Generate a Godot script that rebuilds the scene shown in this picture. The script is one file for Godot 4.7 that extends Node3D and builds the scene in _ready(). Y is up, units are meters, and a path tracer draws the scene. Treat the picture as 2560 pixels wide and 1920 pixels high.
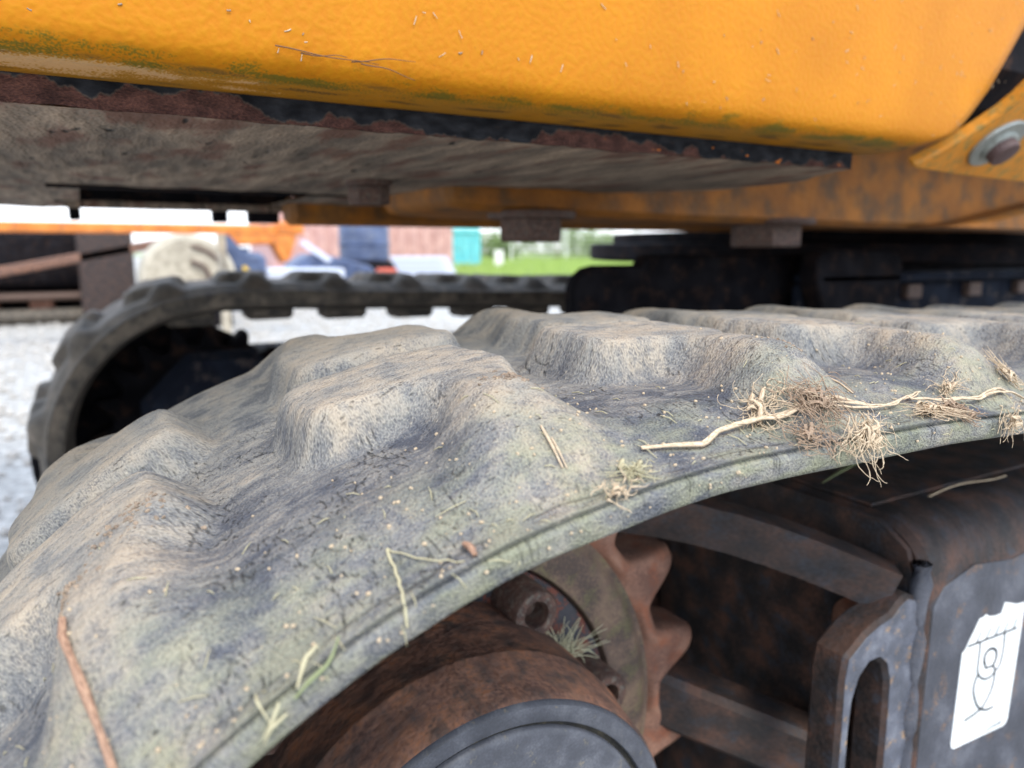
extends Node3D

const GROUND := -0.26
const W := 0.276            # width of a rubber track
const R0 := 0.205          # radius at which lengths along the belt are measured

class MB:
	# collects triangles (given counter-clockwise as seen from outside) and commits them as one mesh
	var v := PackedVector3Array()
	var n := PackedVector3Array()
	var uv := PackedVector2Array()
	var i := PackedInt32Array()
	func vert(p: Vector3, nn: Vector3, t := Vector2.ZERO) -> int:
		v.append(p)
		n.append(nn)
		uv.append(t)
		return v.size() - 1
	func tri(a: int, b: int, c: int) -> void:
		i.append(a)
		i.append(c)
		i.append(b)
	func face(p: Array) -> void:
		var nn: Vector3 = (p[1] - p[0]).cross(p[2] - p[0]).normalized()
		var first := v.size()
		for q in p:
			vert(q, nn, Vector2(q.x, q.y))
		for k in range(1, p.size() - 1):
			tri(first, first + k, first + k + 1)
	# chamfered box about the origin of t
	func box(t: Transform3D, size: Vector3, bev := 0.0) -> void:
		var h := size / 2.0
		bev = minf(bev, minf(h.x, minf(h.y, h.z)) * 0.9)
		if bev <= 0.0:
			bev = minf(h.x, minf(h.y, h.z)) * 0.02
		var ax := [Vector3.RIGHT, Vector3.UP, Vector3.BACK]
		for a in 3:
			var b: int = (a + 1) % 3
			var c: int = (a + 2) % 3
			for s in [-1.0, 1.0]:
				var o: Vector3 = ax[a] * h[a] * s
				var u: Vector3 = ax[b] * (h[b] - bev)
				var w: Vector3 = ax[c] * (h[c] - bev)
				var p := [t * (o - u - w), t * (o + u - w), t * (o + u + w), t * (o - u + w)]
				if s < 0.0:
					p.reverse()
				face(p)
		for a in 3:
			var b: int = (a + 1) % 3
			var c: int = (a + 2) % 3
			for sb in [-1.0, 1.0]:
				for sc in [-1.0, 1.0]:
					var e: Vector3 = ax[a] * (h[a] - bev)
					var p1: Vector3 = ax[b] * h[b] * sb + ax[c] * (h[c] - bev) * sc
					var p2: Vector3 = ax[b] * (h[b] - bev) * sb + ax[c] * h[c] * sc
					var p := [t * (p1 - e), t * (p1 + e), t * (p2 + e), t * (p2 - e)]
					if sb * sc < 0.0:
						p.reverse()
					p.reverse()
					face(p)
		for sx in [-1.0, 1.0]:
			for sy in [-1.0, 1.0]:
				for sz in [-1.0, 1.0]:
					var q := Vector3(sx * h.x, sy * h.y, sz * h.z)
					var p := [t * (q - Vector3(0, sy, sz) * bev), t * (q - Vector3(sx, 0, sz) * bev), t * (q - Vector3(sx, sy, 0) * bev)]
					if sx * sy * sz < 0.0:
						p.reverse()
					face(p)
	# tube through points with a radius each; flat < 1 presses it towards a ribbon
	func tube(pts: PackedVector3Array, rad: PackedFloat32Array, sides := 6, flat := 1.0, side := Vector3.UP) -> void:
		var first := v.size()
		var m := pts.size()
		for k in m:
			var d := (pts[mini(k + 1, m - 1)] - pts[maxi(k - 1, 0)]).normalized()
			var x := d.cross(side)
			if x.length() < 0.05:
				x = d.cross(Vector3(0.3, 0.2, 1.0))
			x = x.normalized()
			var y := d.cross(x).normalized()
			for j in sides:
				var a := TAU * j / sides
				var nn := (x * cos(a) * flat + y * sin(a)).normalized()
				vert(pts[k] + (x * cos(a) + y * sin(a) * flat) * rad[k], nn, Vector2(float(j) / sides, k * 0.1))
		for k in m - 1:
			for j in sides:
				var a := first + k * sides + j
				var b := first + k * sides + (j + 1) % sides
				tri(a, b, b + sides)
				tri(a, b + sides, a + sides)
		for j in range(1, sides - 1):
			tri(first, first + j + 1, first + j)
			var e := first + (m - 1) * sides
			tri(e, e + j, e + j + 1)
	# square bar swept through points
	func bar(pts: PackedVector3Array, wd: float, hg: float) -> void:
		var m := pts.size()
		var ring := []
		for k in m:
			var d := (pts[mini(k + 1, m - 1)] - pts[maxi(k - 1, 0)]).normalized()
			var x := d.cross(Vector3.UP).normalized()
			var y := x.cross(d).normalized()
			ring.append([pts[k] + x * wd / 2 - y * hg / 2, pts[k] + x * wd / 2 + y * hg / 2, pts[k] - x * wd / 2 + y * hg / 2, pts[k] - x * wd / 2 - y * hg / 2, x, y])
		for side in 4:
			var first := v.size()
			for k in m:
				var nn: Vector3 = [ring[k][4], ring[k][5], -ring[k][4], -ring[k][5]][side]
				vert(ring[k][side], nn)
				vert(ring[k][(side + 1) % 4], nn)
			for k in m - 1:
				var q := first + k * 2
				tri(q, q + 3, q + 1)
				tri(q, q + 2, q + 3)
		face([ring[0][0], ring[0][3], ring[0][2], ring[0][1]])
		face([ring[m - 1][0], ring[m - 1][1], ring[m - 1][2], ring[m - 1][3]])
	# profile of (radius, height) turned about the z axis of t; runs of equal shading are split where the profile bends
	func lathe(t: Transform3D, prof: Array, segs := 64, uvs := Vector2(1, 1)) -> void:
		var along := 0.0
		for k in prof.size() - 1:
			var a: Vector2 = prof[k]
			var b: Vector2 = prof[k + 1]
			var dn := Vector2(b.y - a.y, a.x - b.x).normalized()
			var na := dn
			var nb := dn
			if k > 0:
				var pd: Vector2 = a - prof[k - 1]
				pd = Vector2(pd.y, -pd.x).normalized()
				if pd.dot(dn) > 0.75:
					na = (pd + dn).normalized()
			if k < prof.size() - 2:
				var nd: Vector2 = prof[k + 2] - b
				nd = Vector2(nd.y, -nd.x).normalized()
				if nd.dot(dn) > 0.75:
					nb = (nd + dn).normalized()
			var first := v.size()
			var l := (b - a).length()
			for j in segs + 1:
				var g := TAU * j / segs
				var c := Vector3(cos(g), sin(g), 0)
				var ra := c * a.x + Vector3(0, 0, a.y)
				var rb := c * b.x + Vector3(0, 0, b.y)
				vert(t * ra, (t.basis * (c * na.x + Vector3(0, 0, na.y))).normalized(), Vector2(float(j) / segs * uvs.x, along * uvs.y))
				vert(t * rb, (t.basis * (c * nb.x + Vector3(0, 0, nb.y))).normalized(), Vector2(float(j) / segs * uvs.x, (along + l) * uvs.y))
			for j in segs:
				var q := first + j * 2
				tri(q, q + 2, q + 3)
				tri(q, q + 3, q + 1)
			along += l
	# a flat outline (counter-clockwise) pushed from z = 0 to z = depth, with chamfered rims
	func prism(t: Transform3D, poly: PackedVector2Array, depth: float, bev := 0.0, sharp := 0.7) -> void:
		var m := poly.size()
		var inner := PackedVector2Array()
		var nrm := PackedVector2Array()
		for k in m:
			var d := poly[(k + 1) % m] - poly[k]
			nrm.append(Vector2(d.y, -d.x).normalized())
		for k in m:
			var a := nrm[(k + m - 1) % m]
			var b := nrm[k]
			var h := a + b
			inner.append(poly[k] - h / maxf(h.dot(b), 0.35) * bev)
		for k in m:
			var a := poly[k]
			var b := poly[(k + 1) % m]
			var ia := inner[k]
			var ib := inner[(k + 1) % m]
			var na := nrm[k]
			var nb := nrm[k]
			if nrm[(k + m - 1) % m].dot(nrm[k]) > sharp:
				na = (nrm[(k + m - 1) % m] + nrm[k]).normalized()
			if nrm[(k + 1) % m].dot(nrm[k]) > sharp:
				nb = (nrm[(k + 1) % m] + nrm[k]).normalized()
			var rows := [[a, b, bev, na, nb, 0.0], [a, b, depth - bev, na, nb, 0.0]]
			var quads := [[a, b, bev, a, b, depth - bev, 0.0]]
			if bev > 0.0:
				quads = [[ia, ib, 0.0, a, b, bev, -0.7], [a, b, bev, a, b, depth - bev, 0.0], [a, b, depth - bev, ia, ib, depth, 0.7]]
			for q in quads:
				var f := v.size()
				var z := Vector3(0, 0, q[6])
				var m1 := (t.basis * (Vector3(na.x, na.y, 0) + z)).normalized()
				var m2 := (t.basis * (Vector3(nb.x, nb.y, 0) + z)).normalized()
				vert(t * Vector3(q[0].x, q[0].y, q[2]), m1, q[0])
				vert(t * Vector3(q[1].x, q[1].y, q[2]), m2, q[1])
				vert(t * Vector3(q[4].x, q[4].y, q[5]), m2, q[4])
				vert(t * Vector3(q[3].x, q[3].y, q[5]), m1, q[3])
				tri(f, f + 1, f + 2)
				tri(f, f + 2, f + 3)
		var tris := Geometry2D.triangulate_polygon(inner)
		for s in 2:
			var f := v.size()
			var nn := (t.basis * Vector3(0, 0, -1.0 if s == 0 else 1.0)).normalized()
			for p in inner:
				vert(t * Vector3(p.x, p.y, 0.0 if s == 0 else depth), nn, p)
			for k in range(0, tris.size(), 3):
				var a := inner[tris[k]]
				var ccw := (inner[tris[k + 1]] - a).cross(inner[tris[k + 2]] - a) > 0.0
				if ccw == (s == 1):
					tri(f + tris[k], f + tris[k + 1], f + tris[k + 2])
				else:
					tri(f + tris[k], f + tris[k + 2], f + tris[k + 1])
	func commit(base := Vector3.ZERO) -> ArrayMesh:
		if base != Vector3.ZERO:
			for k in v.size():
				v[k] -= base
		var arr := []
		arr.resize(Mesh.ARRAY_MAX)
		arr[Mesh.ARRAY_VERTEX] = v
		arr[Mesh.ARRAY_NORMAL] = n
		arr[Mesh.ARRAY_TEX_UV] = uv
		arr[Mesh.ARRAY_INDEX] = i
		var me := ArrayMesh.new()
		me.add_surface_from_arrays(Mesh.PRIMITIVE_TRIANGLES, arr)
		return me

var rng := RandomNumberGenerator.new()
var M := {}
var hero := {}

# ---------------------------------------------------------------- naming
func tag(o: Node3D, label: String, category: String, group := "", kind := "") -> Node3D:
	if label:
		o.set_meta("label", label)
	if category:
		o.set_meta("category", category)
	if group:
		o.set_meta("group", group)
	if kind:
		o.set_meta("kind", kind)
	return o

func thing(called: String, label: String, category: String, base: Vector3, group := "") -> Node3D:
	var o := Node3D.new()
	o.name = called
	o.position = base
	add_child(o, true)
	return tag(o, label, category, group)

func root_of(o: Node3D) -> Vector3:
	var p := Vector3.ZERO
	var q: Node = o
	while q != self and q is Node3D:
		p += q.position
		q = q.get_parent()
	return p

func part(parent: Node3D, called: String, mb: MB, mat: Material) -> MeshInstance3D:
	var o := MeshInstance3D.new()
	o.name = called
	o.mesh = mb.commit(root_of(parent))
	o.material_override = mat
	parent.add_child(o, true)
	return o

func single(called: String, mb: MB, mat: Material, base: Vector3, label: String, category: String, group := "", kind := "") -> MeshInstance3D:
	var o := MeshInstance3D.new()
	o.name = called
	o.position = base
	o.mesh = mb.commit(base)
	o.material_override = mat
	add_child(o, true)
	tag(o, label, category, group, kind)
	return o

func at(x: float, y: float, z: float, deg := Vector3.ZERO) -> Transform3D:
	return Transform3D(Basis.from_euler(deg * PI / 180.0), Vector3(x, y, z))

# ---------------------------------------------------------------- noise and textures
func noise(sd: int, freq: float, oct := 3, type := FastNoiseLite.TYPE_SIMPLEX_SMOOTH, fractal := FastNoiseLite.FRACTAL_FBM) -> FastNoiseLite:
	var f := FastNoiseLite.new()
	f.seed = sd
	f.noise_type = type
	f.frequency = freq
	f.fractal_type = fractal if oct > 1 else FastNoiseLite.FRACTAL_NONE
	f.fractal_octaves = oct
	return f

# noise drawn w0 x h0 and stretched to w x h
func field(f: FastNoiseLite, w: int, h: int, w0 := 0, h0 := 0, seamless := false) -> PackedByteArray:
	if w0 == 0:
		w0 = w
	if h0 == 0:
		h0 = h
	var im: Image = f.get_seamless_image(w0, h0) if seamless else f.get_image(w0, h0)
	im.convert(Image.FORMAT_L8)
	if w0 != w or h0 != h:
		im.resize(w, h, Image.INTERPOLATE_CUBIC)
	return im.get_data()

func tex(data: PackedByteArray, w: int, h: int, fmt := Image.FORMAT_RGB8) -> ImageTexture:
	return ImageTexture.create_from_image(Image.create_from_data(w, h, false, fmt, data))

func lut(stops: Array) -> PackedByteArray:
	var g := Gradient.new()
	var o := PackedFloat32Array()
	var c := PackedColorArray()
	for s in stops:
		o.append(s[0])
		c.append(s[1])
	g.offsets = o
	g.colors = c
	var out := PackedByteArray()
	for k in 256:
		var q := g.sample(k / 255.0)
		out.append(int(clampf(q.r, 0, 1) * 255))
		out.append(int(clampf(q.g, 0, 1) * 255))
		out.append(int(clampf(q.b, 0, 1) * 255))
	return out

# a repeating surface: a ramp over coarse noise jittered by fine noise, patches of a second ramp, and dark specks
func surface_tex(sd: int, size: int, stops: Array, stops2: Array, f1: float, f2: float, patch: float, jitter := 0.35, soft := 34.0) -> ImageTexture:
	var a := field(noise(sd, f1, 5), size, size, 0, 0, true)
	var b := field(noise(sd + 1, f2, 3), size, size, 0, 0, true)
	var c := field(noise(sd + 2, f1 * 1.7, 5), size, size, 0, 0, true)
	var l1 := lut(stops)
	var l2 := lut(stops2)
	var out := PackedByteArray()
	out.resize(size * size * 3)
	var th := int(patch * 255)
	for k in size * size:
		var t := clampi(a[k] + int((b[k] - 128) * jitter), 0, 255) * 3
		var o := k * 3
		var m := clampf((c[k] + (b[k] - 128) * 0.5 - th) / soft, 0.0, 1.0)
		out[o] = int(lerpf(l1[t], l2[t], m))
		out[o + 1] = int(lerpf(l1[t + 1], l2[t + 1], m))
		out[o + 2] = int(lerpf(l1[t + 2], l2[t + 2], m))
	return tex(out, size, size)

func bump_tex(sd: int, size: int, freq: float, oct := 4) -> ImageTexture:
	return tex(field(noise(sd, freq, oct), size, size, 0, 0, true), size, size, Image.FORMAT_L8)

func mat(rough: float, albedo: Texture2D = null, color := Color.WHITE) -> StandardMaterial3D:
	var m := StandardMaterial3D.new()
	m.albedo_color = color
	m.albedo_texture = albedo
	m.roughness = rough
	m.metallic_specular = 0.5
	return m

func tri(m: StandardMaterial3D, per_metre: float) -> StandardMaterial3D:
	m.uv1_triplanar = true
	m.uv1_scale = Vector3.ONE * per_metre
	return m

func bump(m: StandardMaterial3D, t: Texture2D, cm: float) -> StandardMaterial3D:
	m.heightmap_enabled = true
	m.heightmap_texture = t
	m.heightmap_scale = cm
	return m

func lin(r: float, g: float, b: float) -> Color:
	return Color(r, g, b).linear_to_srgb()

# ---------------------------------------------------------------- the rubber track
static func sstep(a: float, b: float, x: float) -> float:
	var t := clampf((x - a) / (b - a), 0.0, 1.0)
	return t * t * (3.0 - 2.0 * t)

const LEN := 1.45          # distance between the axles
var outer_lugs: Array[float] = []
var inner_lugs: Array[float] = []

# distance to the outline of a tread lug; u along the belt from its right edge, p across it from the belt's edge
func lug_outline(u: float, p: float) -> float:
	var qx := absf(u + 0.034) - 0.021
	var qy := absf(p - 0.0995) - 0.0145
	var ox := maxf(qx, 0.0)
	var oy := maxf(qy, 0.0)
	var d1 := sqrt(ox * ox + oy * oy) + minf(maxf(qx, qy), 0.0) - 0.0135
	var t := clampf((0.086 - p) / 0.064, 0.0, 1.0)
	var cx := -0.017 - 0.007 * t
	var ex := u - cx
	var ey := p - (0.086 - 0.064 * t)
	var d2 := sqrt(ex * ex + ey * ey) - (0.0125 + 0.006 * t * t)
	var h := clampf(0.5 + 0.5 * (d2 - d1) / 0.015, 0.0, 1.0)
	return lerpf(d2, d1, h) - 0.015 * h * (1.0 - h)

func belt_radius(p: float) -> float:
	return 0.2085 + 0.0092 * sstep(0.0, 0.036, p) - 0.0015 * sstep(0.045, 0.11, p)

var wob: FastNoiseLite
var wob2: FastNoiseLite

# (radius, lug number + share of lug) on the tread face, p from the outer edge 0..W
func tread(s: float, p: float, which: int) -> Vector2:
	var pe := minf(p, W - p)
	var b := belt_radius(pe)
	var best := 1.0
	var id := -1
	var row := outer_lugs
	var pp := p
	var sg := 1.0
	for r in 2:
		if r == 1:
			row = inner_lugs
			pp = W - p - 0.006
			sg = -1.0
		if pp > 0.15:
			continue
		for k in row.size():
			var u: float = (s - row[k]) * sg
			if u < -0.11 or u > 0.035:
				continue
			var jog := wob2.get_noise_2d(s * 60.0 + which * 300.0, p * 60.0)
			var d := lug_outline(u + jog * (0.003 if which == 0 else 0.0008), pp + jog * (0.003 if which == 0 else 0.0008))
			if d < best:
				best = d
				id = k + r * 1000
	var fw := lerpf(0.0112, 0.0058, sstep(0.035, 0.08, pe))
	var m := sstep(fw, -fw, best)
	var wave := wob.get_noise_2d(s * 100.0 + which * 500.0, p * 100.0)
	var fine := wob2.get_noise_2d(s * 900.0 + which * 77.0, p * 900.0)
	var top := ((0.2325 if s < 0.03 else 0.2342) if id < 1000 else 0.2318) - 0.0015 * absf(wave) + 0.0008 * wave
	var rise := (top - b) * sstep(0.0, lerpf(0.056, 0.04, sstep(-0.06, 0.04, s)) if which == 0 else 0.045, pe) * (0.94 + 0.06 * sstep(0.0, -0.014, best))
	# a shallow scoop beside the leg of each lug
	var r := b + rise * m + wave * 0.0009 + fine * 0.00035 * (0.4 + m)
	return Vector2(r, id + minf(m, 0.999) if id >= 0 else -1.0)

func sag(x: float) -> float:
	var t := clampf(x, 0.0, LEN)
	return 0.004 * sstep(-0.03, 0.03, x) - 0.03 * maxf(0.0, t - 0.09) * sstep(0.09, 0.17, t) * sstep(LEN, 0.5, t)

# a point of the loop: s = 0 above the rear axle, s < 0 round the sprocket, s > 0 along the top run
func on_loop(s: float, r: float) -> Vector2:
	var half := PI * R0
	if s > LEN:
		var a := (s - LEN) / R0
		if a < PI:
			return Vector2(LEN + sin(a) * r, cos(a) * r)
		return Vector2(LEN - (s - LEN - half), -r)
	if s >= 0.0:
		return Vector2(s, r + sag(s))
	var g := -s / R0
	if g < PI:
		return Vector2(-sin(g) * r, cos(g) * r + sag(s))
	return Vector2(-s - half, -r)

func make_track(parent: Node3D, which: int, x0: float, z0: float, fine: float, mats: Array) -> Node3D:
	var total := 2.0 * LEN + TAU * R0
	var ss := PackedFloat32Array()
	var s := -0.62
	while s < total - 0.62:
		ss.append(s)
		var d := 0.014
		if s > -0.31 and s < 0.26:
			d = fine
		elif s > -0.36 and s < 0.75:
			d = fine * 1.8
		elif s < 1.5:
			d = maxf(0.007, fine)
		s += d
	ss.append(total - 0.62)
	# rows across: (kind, p); underside, lip, tread, lip, underside
	var rows: Array[Vector3] = []          # x = dz outward from z0, y = radius, z = p or -1 ; tread rows have z >= 0
	for q in [[-0.12, 0.189], [-0.06, 0.189], [-0.03, 0.196], [-0.012, 0.1975], [-0.004, 0.1984], [-0.0012, 0.1992], [0.0002, 0.2], [0.0008, 0.2012], [0.0012, 0.203], [0.0013, 0.2055], [0.0011, 0.2066], [-0.0002, 0.2072], [-0.0009, 0.2077], [0.0007, 0.2083]]:
		rows.append(Vector3(q[0], q[1] - (0.011 * (1.0 - sstep(0.199, 0.206, q[1])) if which == 1 else 0.0), -1.0))
	var p := 0.0015
	while p < W - 0.001:
		rows.append(Vector3(0, 0, p))
		p += fine if p < 0.13 else (fine * 1.7 if p < W - 0.05 else maxf(fine * 2.0, 0.003))
	for q in [[0.0012, 0.206], [0.0006, 0.2], [-0.004, 0.1955], [-0.03, 0.19], [-0.12, 0.189]]:
		rows.append(Vector3(q[0], q[1], -2.0))
	var nr := rows.size()
	var ns := ss.size()
	var pos := PackedVector3Array()
	var own := PackedInt32Array()
	var uv := PackedVector2Array()
	pos.resize(nr * ns)
	own.resize(nr * ns)
	uv.resize(nr * ns)
	var k := 0
	for si in ns:
		var sv := ss[si]
		for ri in nr:
			var q := rows[ri]
			var r := q.y
			var z := z0 + q.x
			var id := -1
			var pv := -0.0095 * (0.2083 - q.y) / 0.0095
			if q.z >= 0.0:
				var h := tread(sv, q.z, which)
				r = h.x
				z = z0 - q.z
				pv = q.z
				if h.y >= 0.0 and h.y - floorf(h.y) > 0.4:
					id = int(h.y)
			elif q.z < -1.5:
				z = z0 - W - q.x
				pv = W + 0.005
			else:
				r += 0.0004 * wob2.get_noise_2d(sv * 300.0, q.y * 4000.0 + which * 40.0)
				if q.x < -0.001 and r < 0.206:
					pv = -0.0095 + q.x
			var c := on_loop(sv, r)
			pos[k] = Vector3(x0 + c.x, c.y, z)
			own[k] = id
			uv[k] = Vector2((sv + 0.33) / 0.62, (pv + 0.03) / 0.42)
			k += 1
	var nor := PackedVector3Array()
	nor.resize(nr * ns)
	for si in ns:
		var a := maxi(si - 1, 0)
		var b := mini(si + 1, ns - 1)
		for ri in nr:
			var c := maxi(ri - 1, 0)
			var d := mini(ri + 1, nr - 1)
			nor[si * nr + ri] = (pos[si * nr + c] - pos[si * nr + d]).cross(pos[a * nr + ri] - pos[b * nr + ri]).normalized() * -1.0
	var groups := {}
	for si in ns - 1:
		for ri in nr - 1:
			var a := si * nr + ri
			var id := own[a]
			if id >= 0 and (own[a + 1] != id or own[a + nr] != id or own[a + nr + 1] != id):
				id = -1
			if not groups.has(id):
				groups[id] = PackedInt32Array()
			groups[id].append(a)
	var base := root_of(parent)
	var map := PackedInt32Array()
	map.resize(nr * ns)
	map.fill(-1)
	var belt: MeshInstance3D
	var ids := groups.keys()
	ids.sort()
	for id in ids:
		var mb := MB.new()
		var used := PackedInt32Array()
		for a in groups[id]:
			var q := PackedInt32Array()
			for c in [a, a + nr, a + nr + 1, a + 1]:
				if map[c] < 0:
					map[c] = mb.vert(pos[c], nor[c], uv[c])
					used.append(c)
				q.append(map[c])
			mb.tri(q[0], q[1], q[2])
			mb.tri(q[0], q[2], q[3])
		for c in used:
			map[c] = -1
		if id == -1:
			belt = part(parent, "rubber_track", mb, mats[0])
		else:
			part(belt, "tread_lug", mb, mats[0])
	return belt

# colour and relief of the near track, unrolled: 0.9 m along the belt by 0.42 m across
func bake_track() -> StandardMaterial3D:
	var w := 2048
	var h := 1400
	var lw := 300
	var lh := 140
	var lo := PackedByteArray()
	lo.resize(lw * lh)
	var edge := PackedByteArray()
	edge.resize(lw * lh)
	for y in lh:
		for x in lw:
			var s := (x + 0.5) / lw * 0.62 - 0.33
			var p := (y + 0.5) / lh * 0.42 - 0.03
			var m := 0.0
			if p > 0.0 and p < W:
				var t := tread(s, p, 0)
				m = t.y - floorf(t.y) if t.y >= 0.0 else 0.0
			lo[y * lw + x] = int(m * 255)
			edge[y * lw + x] = int(4.0 * m * (1.0 - m) * 255)
	var li := Image.create_from_data(lw, lh, false, Image.FORMAT_L8, lo)
	li.resize(w, h, Image.INTERPOLATE_CUBIC)
	var lug := li.get_data()
	var ei := Image.create_from_data(lw, lh, false, Image.FORMAT_L8, edge)
	ei.resize(w, h, Image.INTERPOLATE_CUBIC)
	var flank := ei.get_data()
	var big := field(noise(11, 0.0085, 4), w, h)
	var med := field(noise(12, 0.036, 5), w, h)
	var fine := field(noise(13, 0.42, 2), w, h)
	var grit := field(noise(14, 0.45, 2, FastNoiseLite.TYPE_VALUE), w, h)
	var streak := field(noise(15, 0.05, 4), w, h, 600, 1400)
	var cracks := field(noise(16, 0.07, 2, FastNoiseLite.TYPE_SIMPLEX_SMOOTH, FastNoiseLite.FRACTAL_RIDGED), w, h, 2048, 480)
	var where := field(noise(17, 0.009, 3), w, h)
	var long := field(noise(18, 0.05, 3, FastNoiseLite.TYPE_SIMPLEX_SMOOTH, FastNoiseLite.FRACTAL_RIDGED), w, h, 560, 1400)
	var green := field(noise(19, 0.015, 4), w, h)
	var out := PackedByteArray()
	out.resize(w * h * 3)
	var hb := PackedByteArray()
	hb.resize(w * h)
	var k := 0
	for y in h:
		var p := (y + 0.5) / h * 0.42 - 0.03
		var side := 1.0 - sstep(0.012, 0.05, p)        # the outer slope, where algae grow
		var lip := 1.0 - sstep(-0.001, 0.004, p)
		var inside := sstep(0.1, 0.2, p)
		for x in w:
			var L := lug[k] / 255.0
			var F := flank[k] / 255.0
			var b := big[k] / 255.0
			var m := med[k] / 255.0
			var f := fine[k] / 255.0
			var g := grit[k] / 255.0
			var st := streak[k] / 255.0
			# how much dust lies on the rubber
			var dust := (m - 0.5) * 0.4 + (f - 0.5) * 0.75 + (g - 0.5) * 0.55 - clampf((0.43 - b) * 3.4, 0.0, 0.5) * (0.35 + m) * (1.0 - 0.5 * L) + 0.81
			dust += L * 0.2 + inside * 0.1 - side * 0.16 * (1.0 - lip) + (st - 0.5) * 0.6
			dust -= (1.0 - L) * sstep(0.018, 0.035, p) * (1.0 - sstep(0.06, 0.085, p)) * clampf((st - 0.36) * 3.0, 0.0, 0.5) * (0.5 + f)
			dust = clampf(dust, 0.0, 1.0)
			var tan_ := clampf((b - 0.45) * 1.6 + (L - 0.35) * 0.6 + (m - 0.5) * 0.8 + inside * 0.15, 0.0, 1.0)
			# clean rubber, bluish black
			var cr := 70.0 + 40.0 * (f - 0.5)
			var cg := 74.0 + 40.0 * (f - 0.5)
			var cb := 83.0 + 40.0 * (f - 0.5)
			# grey dust to tan soil
			var dr := lerpf(136.0, 161.0, tan_) + 34.0 * (f - 0.5)
			var dg := lerpf(134.0, 150.0, tan_) + 34.0 * (f - 0.5)
			var db := lerpf(128.0, 134.0, tan_) + 32.0 * (f - 0.5)
			var r := lerpf(cr, dr, dust)
			var gg := lerpf(cg, dg, dust)
			var bl := lerpf(cb, db, dust)
			# algae film
			var gr := green[k] / 255.0
			var al := clampf((gr - 0.34) * 1.7 + 0.22 + (st - 0.5) * 1.2 + (f - 0.5) * 0.7, 0.0, 1.0) * maxf(side * 0.6, lip * 0.78)
			r = lerpf(r, 122.0 + 70.0 * (f - 0.45), al)
			gg = lerpf(gg, 124.0 + 70.0 * (f - 0.45), al)
			bl = lerpf(bl, 102.0 + 62.0 * (f - 0.45), al)
			# fine cracks across the belt on the slopes, longer ones along it on the lugs
			var c := cracks[k] / 255.0
			var wz := where[k] / 255.0
			var ca := clampf((c - 0.80) * 8.0, 0.0, 1.0) * clampf((wz - 0.45) * 6.0, 0.0, 1.0) * (0.55 + 0.9 * (m - 0.3)) * (1.0 - L * 0.75) * (1.0 - lip * 0.85) * (1.0 - inside)
			var cl := clampf((long[k] / 255.0 - 0.84) * 8.0, 0.0, 1.0) * clampf((0.52 - wz) * 6.0, 0.0, 1.0) * maxf(L, 0.15) * 0.8
			var seam := exp(-pow((p - 0.0002) / 0.0006, 2.0)) * 0.8 + exp(-pow((p - 0.0042 - (b - 0.5) * 0.004) / 0.0004, 2.0)) * clampf((wz - 0.4) * 5.0, 0.0, 0.55)
			var nick := clampf((cracks[x + w * 700] / 255.0 - 0.86) * 9.0, 0.0, 0.8) * lip * clampf((where[x + w * 420] / 255.0 - 0.5) * 9.0, 0.0, 1.0) * sstep(-0.009, -0.003, p)
			var ck := maxf(maxf(ca, cl), maxf(seam * (0.6 + f * 0.5), nick))
			var sh := (1.0 - 0.62 * ck) * (1.0 - 0.16 * inside)  # crack darkening, plus shade under the machine painted into the inner rows
			# pale specks of grit
			var sp := 1.0 if g > 0.86 and f > 0.5 else 0.0
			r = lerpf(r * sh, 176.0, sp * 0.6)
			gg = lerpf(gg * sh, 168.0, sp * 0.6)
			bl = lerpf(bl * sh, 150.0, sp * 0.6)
			out[k * 3] = clampi(int(r), 0, 255)
			out[k * 3 + 1] = clampi(int(gg), 0, 255)
			out[k * 3 + 2] = clampi(int(bl), 0, 255)
			hb[k] = clampi(int(118.0 + (f - 0.5) * 105.0 + (m - 0.5) * 90.0 + (g - 0.5) * 34.0 + dust * 16.0 - ck * 95.0 + (st - 0.5) * 50.0), 0, 255)
			k += 1
	var mt := mat(0.86, tex(out, w, h))
	mt.metallic_specular = 0.4
	return bump(mt, tex(hb, w, h, Image.FORMAT_L8), 0.2)

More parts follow.
